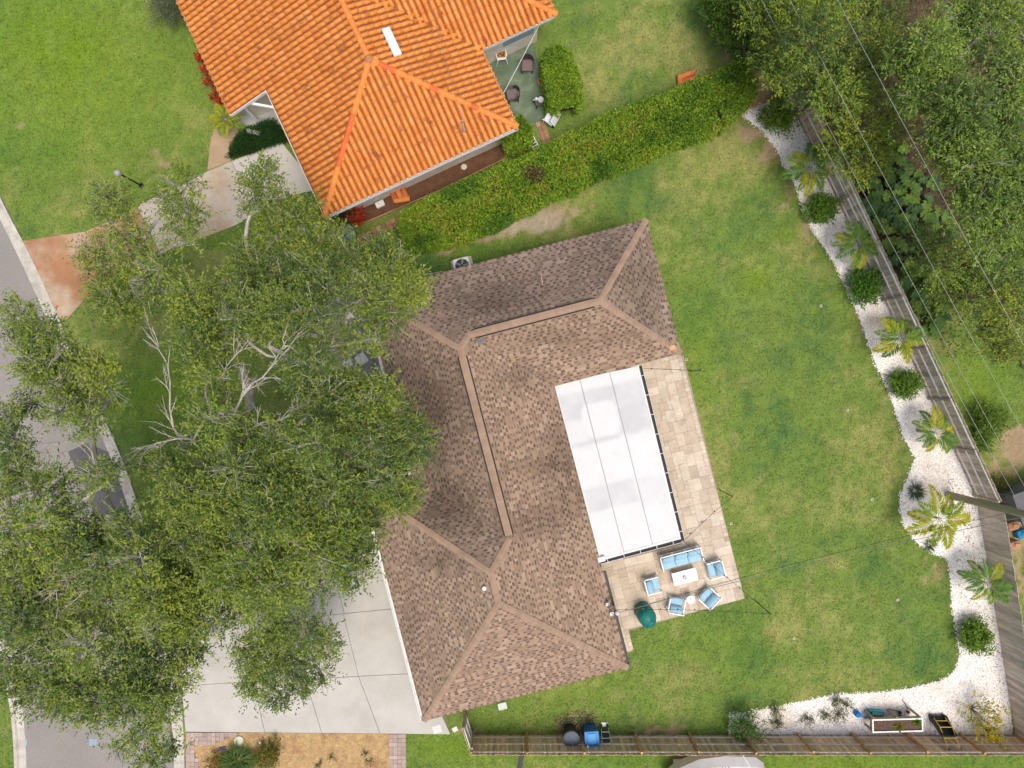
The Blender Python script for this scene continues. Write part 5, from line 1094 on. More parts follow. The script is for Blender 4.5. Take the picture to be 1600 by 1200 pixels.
# bins
def bins():
    c = P(890, 1139, 0); r = thing('round_bin', 'round dark grey lidded trash bin standing against the brown fence', 'bin', (c.x, c.y, 0))
    DG = plain('dark_plastic', (.085, .11, .15), .55); MB().lathe([(.26, 0), (.30, .05), (.35, .92), (.36, .94)], n=24).build('body', plain('black_plastic', (.03, .032, .036), .5), r, True)
    MB().lathe([(.385, .93), (.39, .97), (.37, 1.0), (.28, 1.02), (.1, 1.03)], n=24).build('lid', DG, r); MB().tube([(-.4, 0, .8), (-.45, 0, .83), (-.45, .12, .83), (-.4, .12, .8)], .015, 6).build('handle', DG, r)
    c = P(921, 1138, 0); r = thing('wheeled_bin', 'bright blue wheeled recycling cart next to the round bin', 'bin', (c.x, c.y, 0), R(4)); BL = plain('blue_plastic', (.02, .19, .52), .4); BD = plain('deep_blue_plastic', (.015, .10, .33), .4)
    b = MB(); vs = [(-.25, .28, .06), (.25, .28, .06), (.25, -.22, .06), (-.25, -.22, .06), (-.31, .36, 1.0), (.31, .36, 1.0), (.31, -.34, 1.0), (-.31, -.34, 1.0)]; b.add(vs, [(0, 1, 2, 3), (4, 7, 6, 5), (0, 4, 5, 1), (1, 5, 6, 2), (2, 6, 7, 3), (3, 7, 4, 0)]); b.build('body', BD, r)
    MB().rbox((0, -.01, 1.035), (.68, .78, .07), .03).build('lid', BL, r); MB().rbox((0, .04, 1.085), (.36, .5, .03), .012).build('lid_panel', plain('light_blue_plastic', (.04, .27, .60), .4), r); MB().box((-.2, -.3, 1.073), (.09, .08, .006)).build('sticker', FASC, r)
    for s in (-1, 1): MB().tube([(s * .25, -.26, .13), (s * .31, -.26, .13)], .13, 14).build('wheel', BULB, r)
    MB().tube([(-.25, -.42, 1.0), (.25, -.42, 1.0)], .018, 8).build('handle', BD, r)
    # folded step ladder leaning on the fence
    c = P(944, 1141, 0); r = thing('hand_truck', 'folding aluminium hand truck with black tray leaning on the fence', 'hand truck', (c.x, c.y, 0)); AL = plain('aluminium', (.55, .57, .60), .35, metal=.5)
    for sx in (-1, 1): MB().tube([(sx * .16, .22, .12), (sx * .24, -.18, 1.25)], .02, 8).build('rail', AL, r); MB().tube([(sx * .14 - .03, .22, .13), (sx * .14 + .03, .22, .13)], .13, 14).build('wheel', BULB, r)
    for t in (.25, .55, .8): MB().tube([(-.17 - .06 * t, .22 - .4 * t, .12 + 1.13 * t), (.17 + .06 * t, .22 - .4 * t, .12 + 1.13 * t)], .014, 6).build('rung', AL, r)
    MB().box((0, .02, .62), (.30, .03, .6), mtx=Matrix.Rotation(R(20), 4, 'X')).build('tray', plain('black_tray', (.03, .035, .045), .5), r); MB().box((0, .28, .02), (.36, .2, .02)).build('toe_plate', AL, r)
    # pale rubble around the bins
bins()
# AC unit
c = P(722, 415, .8); ac = thing('air_conditioner', 'white air conditioner unit half under the shingle eave', 'air conditioner', (c.x, c.y, 0), HA)
MB().rbox((0, 0, .40), (.80, .78, .74), .06).build('cabinet', plain('ac_white', (.68, .68, .64), .5), ac); MB().lathe([(.31, .775), (.32, .785), (.30, .79)], n=24).build('fan_ring', BULB, ac); b = MB()
for k in range(5): a = 2 * math.pi * k / 5; b.box((math.cos(a) * .15, math.sin(a) * .15, .80), (.28, .09, .012), a)
b.build('fan_blade', plain('fan_grey', (.2, .2, .2), .5), ac); MB().box((0, 0, .02), (1.0, .95, .04)).build('pad', plain('pad_concrete', (.5, .49, .46)), ac)
# utility box, stepping stones
c = P(785, 1101); ub = thing('utility_box', 'pale green utility box in the grass by the south eave', 'utility box', (c.x, c.y, 0), HA); MB().rbox((0, 0, .08), (.42, .34, .17), .02).build('body', plain('pale_green', (.50, .60, .50), .6), ub); MB().rbox((0, 0, .175), (.40, .32, .025), .01).build('lid', plain('pale_green2', (.55, .64, .55), .6), ub)
for x, y, s, a, lab in ((683, 1139, .42, .3, 'larger white stepping slab by the driveway corner'), (711, 1139, .26, .5, 'small white paving chip near the side fence')):
    c = P(x, y); o = MB().rbox((0, 0, .02), (s, s * .9, .045), .03).build('stepping_stone', plain('white_stone', (.66, .64, .60), .8)); o.location = c; o.rotation_euler.z = a; tag(o, lab, 'stone')
# sprinkler heads
for x, y in ((1282, 478), (1324, 641), (1240, 997), (1402, 937), (1072, 562), (1142, 818), (1362, 780)):
    c = P(x, y); r = thing('sprinkler_head', 'small white sprinkler ring set in the back lawn', 'sprinkler', (c.x, c.y, 0), 0, 'sprinkler heads in the back lawn'); MB().lathe([(.04, .03), (.072, .03), (.072, .045), (.04, .045)], n=14).build('collar', plain('collar_grey', (.46, .44, .40), .7), r); MB().lathe([(.03, 0), (.03, .05)], n=10).build('nozzle', BULB, r)
c = P(1065, 956); r = thing('sprinkler_head', 'brown sprinkler ring at the patio edge behind the diagonal armchair', 'sprinkler', (c.x, c.y, 0)); MB().lathe([(.05, .03), (.09, .03), (.09, .045), (.05, .045)], n=14).build('collar', plain('collar_brown', (.35, .25, .17), .7), r); MB().lathe([(.03, 0), (.03, .05)], n=10).build('nozzle', BULB, r)
# lamp post
c = P(221, 290); lp = thing('lamp_post', 'black garden lamp post with white globe on the front lawn', 'lamp post', c); MB().tube([(0, 0, -.05), (0, 0, 1.85)], .04, 10).build('post', BULB, lp); MB().lathe([(.12, 0), (.12, .02), (.05, .05)], n=14).build('base', BULB, lp); MB().lathe([(.06, 1.84), (.13, 1.90), (.155, 2.0), (.13, 2.1), (.05, 2.15)], n=16).build('globe', plain('globe_grey', (.36, .36, .34), .35), lp, True)

# planter and pebble garden things
c = P(1402, 1133, .85); pl = thing('raised_planter', 'raised timber planter with white rim and soil by the brown fence', 'planter', (c.x, c.y, 0), R(1.5)); pw, pd_ = 2.26, .56; PINE = mat('planter_wood', (.42, .30, .19), .85, var=.2, scale=4)
for s in (-1, 1): MB().box((0, s * (pd_ / 2), .74), (pw, .025, .24)).build('side_board', PINE, pl); MB().box((s * (pw / 2), 0, .74), (.025, pd_ - .03, .24)).build('end_board', PINE, pl)
for s in (-1, 1): MB().box((0, s * (pd_ / 2), .875), (pw + .08, .06, .03)).build('rim', WM, pl); MB().box((s * (pw / 2 + .01), 0, .876), (.06, pd_ - .062, .03)).build('rim', WM, pl)
for sx in (-1, 0, 1):
    for sy in (-1, 1): MB().box((sx * (pw / 2 - .06), sy * (pd_ / 2 + .05), .42), (.08, .07, .84)).build('leg', PINE, pl)
MB().box((0, 0, .81), (pw - .04, pd_ - .04, .03)).build('soil', mat('planter_soil', (.12, .075, .055), .95, var=.4, scale=12, fine=.4, bump=1), pl); MB().box((0, 0, .64), (pw - .04, pd_ - .04, .02)).build('floor', PINE, pl)
def tub_plant(label, px, py, r, pal, z):
    c = P(px, py, z); root = thing('seedling', label, 'plant', (c.x, c.y, z)); n = 160; d = rnd_dir(n, .5); p = np.array([c.x, c.y, z]) + d * r * RNG.random((n, 1)) * np.array([1, 1, .5]); p[:, 2] = np.maximum(p[:, 2], z + .01); V, F = leaf_quads(p, d, np.full(n, .1), np.full(n, .05)); npmesh('foliage', V, F, LEAF, root, fcol=pick(pal, n)); MB().tube([(0, 0, -.02), (0, 0, r * .4)], .012, 5).build('stem', BARKD, root)
tub_plant('pale yellow-green plant in the planter soil', 1404, 1136, .22, [(.20, .22, .04), (.26, .26, .06)], .825); tub_plant('bright green herb at the end of the planter', 1432, 1128, .2, [(.12, .25, .02), (.16, .28, .03)], .825)
c = P(1337, 1113); wc = thing('watering_can', 'blue watering can lying in the white pebbles', 'watering can', (c.x, c.y, .02)); BLW = plain('can_blue', (.01, .20, .62), .35); MB().lathe([(.13, 0), (.15, .04), (.14, .24), (.10, .29)], n=16).build('body', BLW, wc, True); MB().tube([(.1, -.05, .08), (.22, -.10, .18), (.31, -.11, .28)], [.03, .022, .02], 8).build('spout', BLW, wc); MB().lathe([(.02, 0), (.045, .03), (.04, .04)], (.31, -.11, .28), 10).build('rose', BULB, wc); MB().tube([(-.1, 0, .25), (-.14, .04, .36), (0, .06, .40), (.08, .02, .28)], .015, 6).build('handle', BLW, wc)
c = P(1365, 1114); tb = thing('storage_crate', 'open teal storage crate with garden bits by the planter', 'crate', (c.x, c.y, .02), R(-4)); TE = plain('teal_plastic', (.03, .36, .40), .45)
for s in (-1, 1): MB().box((0, s * .2, .13), (.66, .03, .26)).build('side', TE, tb); MB().box((s * .33, 0, .13), (.03, .37, .26)).build('end', TE, tb)
MB().box((0, 0, .015), (.62, .37, .03)).build('base', TE, tb); MB().box((.05, .09, .25), (.5, .14, .02)).build('flap', plain('pale_teal', (.15, .50, .52), .5), tb); MB().lathe([(.07, 0), (.09, .12), (.06, .15)], (.12, -.08, .03), 10).build('pot', plain('terracotta', (.45, .19, .09), .8), tb)
for x0, y0, x1, y1, lab, m in ((1388, 1108, 1404, 1111, 'black garden tool handle lying near the planter', BULB), (1410, 1093, 1419, 1108, 'brown stake lying in the pebbles', BARKD)):
    a, e = P(x0, y0, .05), P(x1, y1, .05); o = MB().tube([Vector(), (e - a) * .5 + Vector((0, 0, .02)), e - a], [.016, .018, .02], 6).build('garden_tool', m); o.location = a; tag(o, lab, 'tool')
for x, y, lab in ((1404, 1112, 'black nursery pot beside the tool handle'), (1405, 1118, 'black nursery pot against the planter leg'), (1417, 1111, 'brown wire plant cage base by the planter')):
    c = P(x, y); o = thing('nursery_pot', lab, 'pot', c); MB().lathe([(.05, 0), (.075, .12), (.08, .125), (.065, .125), (.05, .05)], n=12).build('pot', BULB if 'black' in lab else BARKD, o); MB().lathe([(.06, .09), (.01, .10)], n=10).build('soil', SOILM, o)
# wheelbarrow tipped against the fence
c = P(1462, 1128); wb = thing('yard_cart', 'black two-wheeled yard cart with yellow tube handles propped on the fence', 'cart', (c.x, c.y, 0)); YT = plain('yellow_paint', (.68, .43, .05), .4); BP = plain('cart_black', (.028, .03, .033), .45)
Mx = Matrix.Translation((.08, .0, .1)) @ Matrix.Rotation(R(8), 4, 'Z') @ Matrix.Rotation(R(55), 4, 'X')
b = MB(); vs = [Vector(v) for v in ((-.36, .05, 0), (.36, .05, 0), (.25, -.02, .95) , (-.25, -.02, .95), (-.40, .30, -.03), (.40, .30, -.03), (.30, .26, 1.02), (-.30, .26, 1.02))]
Ml = Matrix.Translation((.0, .1, .12)) @ Matrix.Rotation(R(24), 4, 'X')
b.add([Ml @ v for v in vs], [(0, 1, 2, 3), (0, 4, 5, 1), (1, 5, 6, 2), (2, 6, 7, 3), (3, 7, 4, 0)]); b.build('tray', BP, wb)
for s in (-1, 1):
    MB().tube([(s * .30 - .045, .26, .17), (s * .30 + .045, .26, .17)], .17, 16).build('wheel', BULB, wb)
    hndl = MB().tube([Ml @ Vector((s * .27, .28, .02)), Ml @ Vector((s * .29, .33, .6)), Ml @ Vector((s * .27, .10, 1.05)), Ml @ Vector((s * .27, -.02, 1.42))], .02, 8).build('handle', YT, wb); MB().tube([Ml @ Vector((s * .27, -.02, 1.42)), Ml @ Vector((s * .275, -.06, 1.58))], .024, 8).build('grip', BP, hndl)
for z, y in ((.25, .31), (.62, .335), (1.02, .12)): MB().tube([Ml @ Vector((-.28, y, z)), Ml @ Vector((.28, y, z))], .017, 8).build('cross_tube', YT, wb)
# fallen wall lamp plate on fence
c = P(1206, 1166, .95); o = thing('fence_light', 'pale twin floodlight fixed to a brown fence post', 'light', c); MB().box((0, 0, 0), (.2, .08, .14)).build('box', plain('pale_grey', (.6, .6, .6)), o); 
for s in (-1, 1): MB().lathe([(.03, -.05), (.06, .02), (.055, .05)], (s * .07, .07, .03), 10).build('lamp_head', FASC, o)

# ================================================================== neighbour's patio things
WK = plain('dark_wicker', (.085, .062, .062), .7); WKC = plain('taupe_seat', (.175, .13, .135), .8)
def wicker(label, px, py, facing):
    ang = math.atan2(-facing[1], facing[0]) - R(90); c = P(px, py, .35); r = thing('wicker_chair', label, 'chair', (c.x, c.y, .03), ang)
    MB().rbox((0, .02, .40), (.50, .50, .06), .02).build('seat', WKC, r); b = MB(); n = 9
    vs = []; fs = []
    for k in range(n):
        t = math.pi * (k / (n - 1)); x, y = math.cos(t) * .30, -math.sin(t) * .26 - .06; hh = .62 + .24 * math.sin(t)
        for dx in (0, .035): vs += [(x * (1 + dx * 2), y * (1 + dx * 2), .36), (x * (1 + dx * 2.4), y * (1 + dx * 2.4), hh)]
    for k in range(n - 1): i = k * 4; j = i + 4; fs += [(i, j, j + 1, i + 1), (j + 2, i + 2, i + 3, j + 3), (i + 1, j + 1, j + 3, i + 3)]
    MB().add(vs, fs).build('backrest', WK, r)
    for sx in (-1, 1):
        MB().rbox((sx * .30, .10, .61), (.06, .36, .04), .012).build('arm', WK, r)
        for sy in (-1, 1): MB().box((sx * .24, sy * .22, .20), (.05, .05, .40)).build('leg', WK, r)
wicker('dark wicker chair with taupe seat facing the house across the patio', 824, 103, (0, 1)); wicker('dark wicker chair with taupe seat beside the tile house eave', 801, 149, (-.5, .1))
c = P(783, 87, .4); ch = thing('plastic_chair', 'white plastic chair with orange patterned cushion on the green patio', 'chair', (c.x, c.y, .03), R(-170)); PW = plain('white_plastic', (.76, .76, .75), .4)
MB().rbox((0, 0, .42), (.44, .44, .04), .02).build('seat', PW, ch); MB().rbox((0, 0, 0), (.42, .04, .44), .02).build('backrest', PW, ch).matrix_basis = Matrix.Translation((0, -.24, .64)) @ Matrix.Rotation(R(-12), 4, 'X')
for sx in (-1, 1):
    MB().rbox((sx * .23, .0, .62), (.05, .42, .03), .01).build('arm', PW, ch)
    for sy in (-1, 1): MB().tube([(sx * .19, sy * .19, .42), (sx * .26, sy * .27, 0)], [.03, .02], 6).build('leg', PW, ch)
c2_ = thing('cushion', 'orange and black patterned cushion lying on the white plastic chair', 'cushion', (c.x, c.y + .05, .47)); MB().rbox((0, 0, .06), (.38, .36, .10), .04, crown=.03).build('pad', mat('orange_pattern', (.62, .26, .05), .9, var=.1, col2=(.06, .04, .03), c2scale=9, c2lo=.5, c2hi=.56), c2_); MB().rbox((.0, .17, .12), (.34, .12, .12), .04).build('roll', mat('dark_pattern', (.05, .045, .04), .9, var=.3, scale=20), c2_)
c = P(842, 158, .4); st_ = thing('side_table', 'small dark slatted table on the green patio', 'table', (c.x, c.y, .03), R(25)); MB().rbox((0, 0, .42), (.42, .40, .04), .01).build('table_top', WK, st_)
for sx in (-1, 1):
    for sy in (-1, 1): MB().box((sx * .17, sy * .16, .20), (.04, .04, .40)).build('leg', WK, st_)
o = thing('bowl', 'round grey-white bowl on the small dark table', 'bowl', (c.x + .09, c.y + .03, .475)); MB().lathe([(.06, 0), (.13, .03), (.14, .05), (.12, .05), (.04, .015)], n=16).build('dish', plain('bowl_grey', (.58, .58, .58), .5), o)
o = thing('teapot', 'pale teal watering pot on the small dark table', 'pot', (c.x - .12, c.y + .05, .475)); MB().lathe([(.06, 0), (.09, .06), (.06, .13), (.03, .14)], n=14).build('body', plain('pale_teal2', (.45, .66, .58), .4), o, True); MB().tube([(-.07, -.03, .06), (-.17, -.1, .14)], [.025, .02], 6).build('spout', plain('pale_teal2', (.45, .66, .58)), o)
for x, y, lab in ((846, 128, 'terracotta pot touching the block hedge, with nothing in it'), (852, 144, 'terracotta pot with soil between two other pots by the hedge'), (857, 162, 'terracotta pot nearest the white wheeled lounger')):
    c = P(x, y, .3); o = thing('flower_pot', lab, 'pot', (c.x, c.y, .03)); MB().lathe([(.11, 0), (.16, .24), (.18, .25), (.18, .30), (.145, .30), (.14, .2)], n=16).build('pot', plain('terracotta', (.45, .19, .09)), o); MB().lathe([(.14, .22), (.02, .23)], n=12).build('soil', SOILM, o)
c = P(861, 183, .3); o = thing('wheeled_lounger', 'tipped white plastic wheeled lounger at the end of the block hedge', 'lounger', (c.x, c.y, .0), R(62)); LG = plain('blue_white_plastic', (.62, .66, .70), .45)
MB().rbox((0, 0, 0), (.72, .50, .05), .03).build('seat', LG, o).matrix_basis = Matrix.Translation((.0, .0, .36)) @ Matrix.Rotation(R(28), 4, 'X')
MB().rbox((0, 0, 0), (.66, .06, .42), .02).build('backrest', LG, o).matrix_basis = Matrix.Translation((0, -.22, .46)) @ Matrix.Rotation(R(-35), 4, 'X')
for s in (-1, 1): MB().rbox((s * .33, .02, .46), (.06, .55, .05), .015).build('arm', LG, o); MB().tube([(s * .3 - .03, -.24, .11), (s * .3 + .03, -.24, .11)], .11, 14).build('wheel', BULB, o); MB().box((s * .3, .22, .22), (.06, .06, .44)).build('leg', LG, o)
a, e = P(828, 218, .0), P(841, 243, .0); d = e - a; o = thing('garden_gate', 'low white slatted gate across the brick side path', 'gate', (a + e) / 2, math.atan2(d.y, d.x)); L_ = d.length
for s in (-1, 1): MB().box((0, s * .14, .42), (L_, .03, .06)).build('rail', WM, o) 
for k in range(6): MB().box((-L_ / 2 + L_ * (k + .5) / 6, 0, .42), (.035, .26, .04)).build('slat', WM, o)
for s in (-1, 1): MB().box((s * (L_ / 2 - .03), 0, .21), (.05, .30, .38)).build('post', WM, o)
# terracotta tile stacks
def tile_stack(label, px, py, rz, n, layers):
    c = P(px, py, .2); o = thing('tile_stack', label, 'roof tiles', (c.x, c.y, .01), rz); ms = [mat('stack_red', (.50, .14, .05), .8, var=.15, rnd=.15), mat('stack_orange', (.64, .22, .06), .8, var=.15, rnd=.15)]
    m2 = []
    for m in ms:
        b = MB(); vs = []; k_ = 8
        for x, r in ((-.38, .14), (.38, .12)):
            for k in range(k_ + 1): t = math.pi * k / k_; vs.append((x, math.cos(t) * r, math.sin(t) * r * .8))
        fs = [(k + 1, k, k_ + 1 + k, k_ + 2 + k) for k in range(k_)] + [tuple(range(k_ + 1)), tuple(range(2 * k_ + 1, k_, -1))]; m2.append(b.add(vs, fs).mesh('tile', m))
    for l in range(layers):
        for k in range(n): link('tile', m2[(k + l) % 2], o, None, Matrix.Translation((random.uniform(-.02, .02), (k - (n - 1) / 2) * .27, l * .1)) @ Matrix.Rotation(random.uniform(-.08, .08), 4, 'Z'))
    link('tile', m2[1], o, None, Matrix.Translation((-.42, -.05, layers * .1 - .05)) @ Matrix.Rotation(R(80), 4, 'Z'))
tile_stack('stack of red and orange barrel tiles on the soil under the tile eave', 622, 300, TA - R(95) + R(180) - R(0), 3, 3); tile_stack('heap of spare orange barrel tiles poking up behind the long hedge', 1076, 124, R(18), 3, 2); 
c = P(583, 311, .2); o = thing('flower_pot', 'teal glazed pot on the soil bed by the tile house', 'pot', (c.x, c.y, .01)); MB().lathe([(.10, 0), (.14, .2), (.15, .25), (.12, .25), (.1, .12)], n=16, sx=.8).build('pot', plain('teal_glaze', (.08, .30, .32), .3), o); MB().lathe([(.11, .16), (.02, .17)], n=12).build('soil', SOILM, o)
c = P(594, 319, .15); o = thing('storage_box', 'white plastic box on the soil bed beside the tile stack', 'box', (c.x, c.y, .01), TA); MB().rbox((0, 0, .1), (.40, .26, .2), .02).build('body', PW, o); MB().rbox((0, 0, .21), (.42, .28, .03), .01).build('lid', PW, o)
c = P(592, 305, .1); o = thing('paver_stack', 'pair of brown concrete blocks behind the white box', 'blocks', (c.x, c.y, .01), TA); 
for k in range(2): MB().rbox((0, 0, .05 + k * .105), (.36, .24, .1), .01).build('block', plain('brown_block', (.28, .15, .10), .9), o)
c = P(648, 278, .3); o = thing('tool_caddy', 'blue plastic caddy with white lid against the tile house', 'caddy', (c.x, c.y, .01), TA); MB().rbox((0, 0, .14), (.5, .26, .28), .02).build('body', plain('caddy_blue', (.02, .15, .33), .45), o); MB().rbox((-.05, .03, .30), (.34, .2, .04), .01).build('lid', PW, o); MB().rbox((.2, 0, .31), (.12, .2, .06), .01).build('latch', plain('caddy_blue', (.02, .15, .33)), o)
c = P(664, 271, .3); o = thing('wire_rack', 'white wire rack beside the blue caddy', 'rack', (c.x, c.y, .01), TA)
for k in range(5): MB().tube([(-.2 + .1 * k, -.1, .02), (-.2 + .1 * k, -.1, .3), (-.2 + .1 * k, .1, .3)], .01, 5).build('wire', WM, o)
MB().tube([(-.22, -.1, .3), (.22, -.1, .3)], .012, 5).build('rail', WM, o)
for k in range(6):
    q = P(672 + k * 4.4, 266.5 - k * 2.1, .2); o = thing('nursery_pot', 'small black nursery pot in the row under the tile eave', 'pot', (q.x, q.y, .01), 0, 'black pots in a row under the tile eave'); MB().lathe([(.045, 0), (.06, .14), (.065, .15), (.05, .15), (.04, .06)], n=10).build('pot', BULB, o); MB().lathe([(.05, .12), (.01, .125)], n=8).build('soil', SOILM, o)
c = P(725, 261); o = MB().lathe([(.095, .012), (.13, .012), (.14, .03), (.12, .045), (.1, .04)], n=24).build('hose_ring', plain('cream_plastic', (.62, .56, .46), .6)); o.location = c; tag(o, 'cream plastic ring lying on the brown soil bed', 'ring')
c = P(549, 372, 0); o = thing('storage_barrel', 'dark barrel with slate-blue round lid by the scarlet flowers', 'barrel', (c.x, c.y, 0)); MB().lathe([(.34, 0), (.40, .1), (.42, .85), (.40, .95)], n=24).build('body', plain('barrel_dark', (.03, .04, .055), .5), o, True); MB().lathe([(.425, .93), (.43, .98), (.38, 1.0), (.05, 1.02)], n=24).build('lid', plain('slate_blue', (.075, .13, .19), .5), o)
# timber edging of the soil bed
ed = thing('timber_edging', 'timber edging board along the brown soil bed', 'edging', P(680, 300))
ep = resample(PL([(574, 347), (690, 297), (788, 249)]), 1.2)
for a, e in zip(ep[:-1], ep[1:]): d = e - a; MB().box((a + e) / 2 + Vector((0, 0, .05)), (d.length * .99, .05, .11), math.atan2(d.y, d.x)).build('board', mat('edging_wood', (.42, .24, .12), .9, var=.2, rnd=.15), ed, world=True)
# brick side path
bp = thing('brick_path', None, None); tag(bp, kind='structure'); rp = resample(PL([(560, 378), (612, 350), (690, 316), (768, 275), (858, 232), (843, 190)]), .24)
BRK = [mat('path_brick_' + str(i), c, .9, var=.15, rnd=.15) for i, c in enumerate(((.33, .19, .105), (.38, .235, .13), (.28, .165, .10)))]
bme = [MB().rbox((0, 0, .025), (.222, .205, .05), .008).mesh('brick', m) for m in BRK]
for a, e in zip(rp[:-1], rp[1:]):
    d = (e - a).normalized(); nn = Vector((-d.y, d.x, 0))
    for k in (-1, 0): c = (a + e) / 2 + nn * (k + .5) * .215; link('brick', random.choice(bme), bp, None, Matrix.Translation(c) @ Matrix.Rotation(math.atan2(d.y, d.x) + random.uniform(-.03, .03), 4, 'Z'))
# white slab under the small palm
c = P(397, 207, .1); o = MB().rbox((0, 0, .1), (.66, .2, .2), .02).build('stone_bench', plain('white_stone', (.66, .64, .60))); o.location = (c.x, c.y, .01); o.rotation_euler.z = R(-12); tag(o, 'narrow white stone block in the dark green ground cover', 'stone block')

# paver strips by the drive
PVM = [mat('pink_paver_' + str(i), c, .9, var=.1, fine=.08, rnd=.1) for i, c in enumerate(((.40, .31, .275), (.36, .28, .25), (.43, .34, .30)))]
for poly in (PAVER_L, PAVER_R):
    ps = sheet('paver_strip', poly, .008, mat('paver_joint', (.22, .18, .16), .95)); paver_field(ps, poly, 0, P(*poly[0]), .2, [(2, 1), (1, 2), (1, 1)], .010, .045, PVM, gap=.008)
c = P(374, 1157); o = MB().lathe([(.23, 0), (.24, .04), (.22, .07), (.05, .075)], n=28).build('stone_disc', plain('pale_disc', (.60, .58, .48), .8)); o.location = c + Vector((0, 0, .012)); tag(o, 'round pale stone disc at the top of the orange mulch', 'stone disc')
c = P(407, 1160); o = MB().lathe([(.04, .02), (.075, .02), (.075, .06), (.04, .06)], n=16).build('pipe_collar', plain('collar_white', (.65, .63, .58))); o.location = c; tag(o, 'small white pipe collar in the orange mulch', 'pipe collar')
c = P(348, 1169); o = thing('meter_cover', 'dark blue meter cover in the orange mulch', 'meter cover', c); MB().rbox((0, 0, .03), (.30, .18, .05), .02, .1).build('lid', plain('meter_blue', (.05, .075, .17), .6), o); MB().box((0, 0, .058), (.06, .03, .008)).build('latch', BULB, o)
# front bed stones and the two white slabs
rg = random.Random(8)
for k in range(16):
    x, y = rg.uniform(500, 580), rg.uniform(430, 575); c = P(x, y); n_ = 10; s = rg.uniform(.1, .26); b = MB(); b.lathe([(s * .7, 0), (s, s * .25), (s * .8, s * .5), (s * .3, s * .62)], n=7, sx=rg.uniform(.7, 1.2), rz=rg.random() * 3)
    o = b.build('rock', plain('pale_rock' if k % 2 else 'grey_rock', (.60, .58, .56) if k % 2 else (.33, .32, .33), .9, bump=.4, bscale=12)); o.location = (c.x, c.y, .006); tag(o, 'pale rock in the grey gravel bed under the oak' if k % 2 else 'grey rock in the gravel bed under the oak', 'rock', 'pale rocks in the gravel bed' if k % 2 else 'grey rocks in the gravel bed')
for x, y, s, rz, lab in ((565, 561, .50, .6, 'white square table top showing through the oak by the front eave'), (543, 567, .44, .4, 'white square table beside its twin, half hidden by oak leaves')):
    c = P(x, y, .5); o = thing('square_table', lab, 'table', (c.x, c.y, .01), rz); MB().rbox((0, 0, .50), (s, s, .04), .01).build('table_top', plain('table_white', (.66, .66, .66), .5), o)
    for sx in (-1, 1):
        for sy in (-1, 1): MB().box((sx * s * .4, sy * s * .4, .24), (.04, .04, .48)).build('leg', WM, o)

# covered boat behind the brown fence
bt = thing('covered_boat', 'pale grey covered boat parked behind the brown fence', 'boat', P(1130, 1225)); CVR = mat('boat_cover', (.56, .58, .60), .6, var=.08, scale=2)
b = MB(); st = []; xs_ = [7.15, 7.7, 8.6, 9.8, 11.2, 11.55]; half = [.12, .55, .95, 1.1, 1.05, .8]; cy_ = -18.2
for x, hwid in zip(xs_, half):
    for yy, z in ((-1, .35), (-1, .95), (-.7, 1.22), (0, 1.36), (.7, 1.22), (1, .95), (1, .35)): st.append((x, cy_ + yy * hwid, z))
fs = [(i * 7 + k, i * 7 + k + 1, i * 7 + k + 8, i * 7 + k + 7) for i in range(5) for k in range(6)] + [tuple(range(6, -1, -1)), tuple(range(35, 42))]
b.add(st, [f[::-1] for f in fs]).build('cover', CVR, bt, world=True)
for k in range(3): MB().tube([(9.6 + k * .14, cy_ + .75, 1.24), (9.5 + k * .14, cy_ + .1, 1.36)], .02, 5).build('strap', plain('cover_grey', (.4, .42, .44), .7), bt, world=True)
MB().tube([(10.6, cy_ + 1.15, 1.0), (11.0, cy_ + .55, 1.35)], .03, 6).build('pole', WM, bt, world=True); MB().box((9.4, cy_, .2), (3.6, 1.0, .3)).build('hull', plain('hull_white', (.7, .7, .7), .4), bt, world=True)
for x in (9.0, 10.0): MB().tube([(x, cy_ - .95, .28), (x, cy_ - .8, .28)], .28, 14).build('wheel', BULB, bt, world=True); MB().tube([(x, cy_ + .8, .28), (x, cy_ + .95, .28)], .28, 14).build('wheel', BULB, bt, world=True)
o = MB().box((0, 0, .03), (.22, 1.4, .05), R(-8)).build('dark_plank', plain('plank_dark', (.06, .06, .065), .8)); o.location = P(812, 1200); tag(o, 'dark plank lying in the grass outside the brown fence', 'plank')
# clutter and a shed corner past the pole
o = thing('shed_roof', 'dark grey low shed roof past the fence by the pole', 'shed', P(1600, 790)); q = P(1592, 790, 1.6)
MB().box((q.x + 1.2, q.y + .15, .75), (2.2, 1.3, 1.5), .35).build('wall', plain('shed_wall', (.2, .2, .2), .8), o, world=True); MB().box((q.x + 1.2, q.y + .15, 1.56), (2.6, 1.6, .1), .35).build('roof', mat('shed_grey', (.13, .13, .14), .8, var=.2), o, world=True)
for x, y, col_, nm, lab in ((1594, 800, (.03, .13, .30), 'tarp', 'dark blue tarp bundle under the pole past the fence'), (1598, 834, (.02, .22, .42), 'tub', 'bright blue tub past the fence below the pole'), (1586, 852, (.42, .24, .14), 'sack', 'tan rubble sack past the fence below the pole'), (1583, 822, (.35, .18, .10), 'crate', 'rusty brown crate past the fence by the pole')):
    c = P(x, y, .3); o = thing({'tarp': 'tarp_bundle', 'tub': 'plastic_tub', 'sack': 'rubble_sack', 'crate': 'wooden_crate'}[nm], lab, nm, (c.x, c.y, 0)); MB().rbox((0, 0, .2), (.55, .4, .38), .08, .3, crown=.04).build('body', plain('clutter_%d' % x, col_, .7), o); MB().rbox((.05, .02, .43), (.3, .2, .08), .03).build('lump', plain('clutter_%d' % x, col_), o)

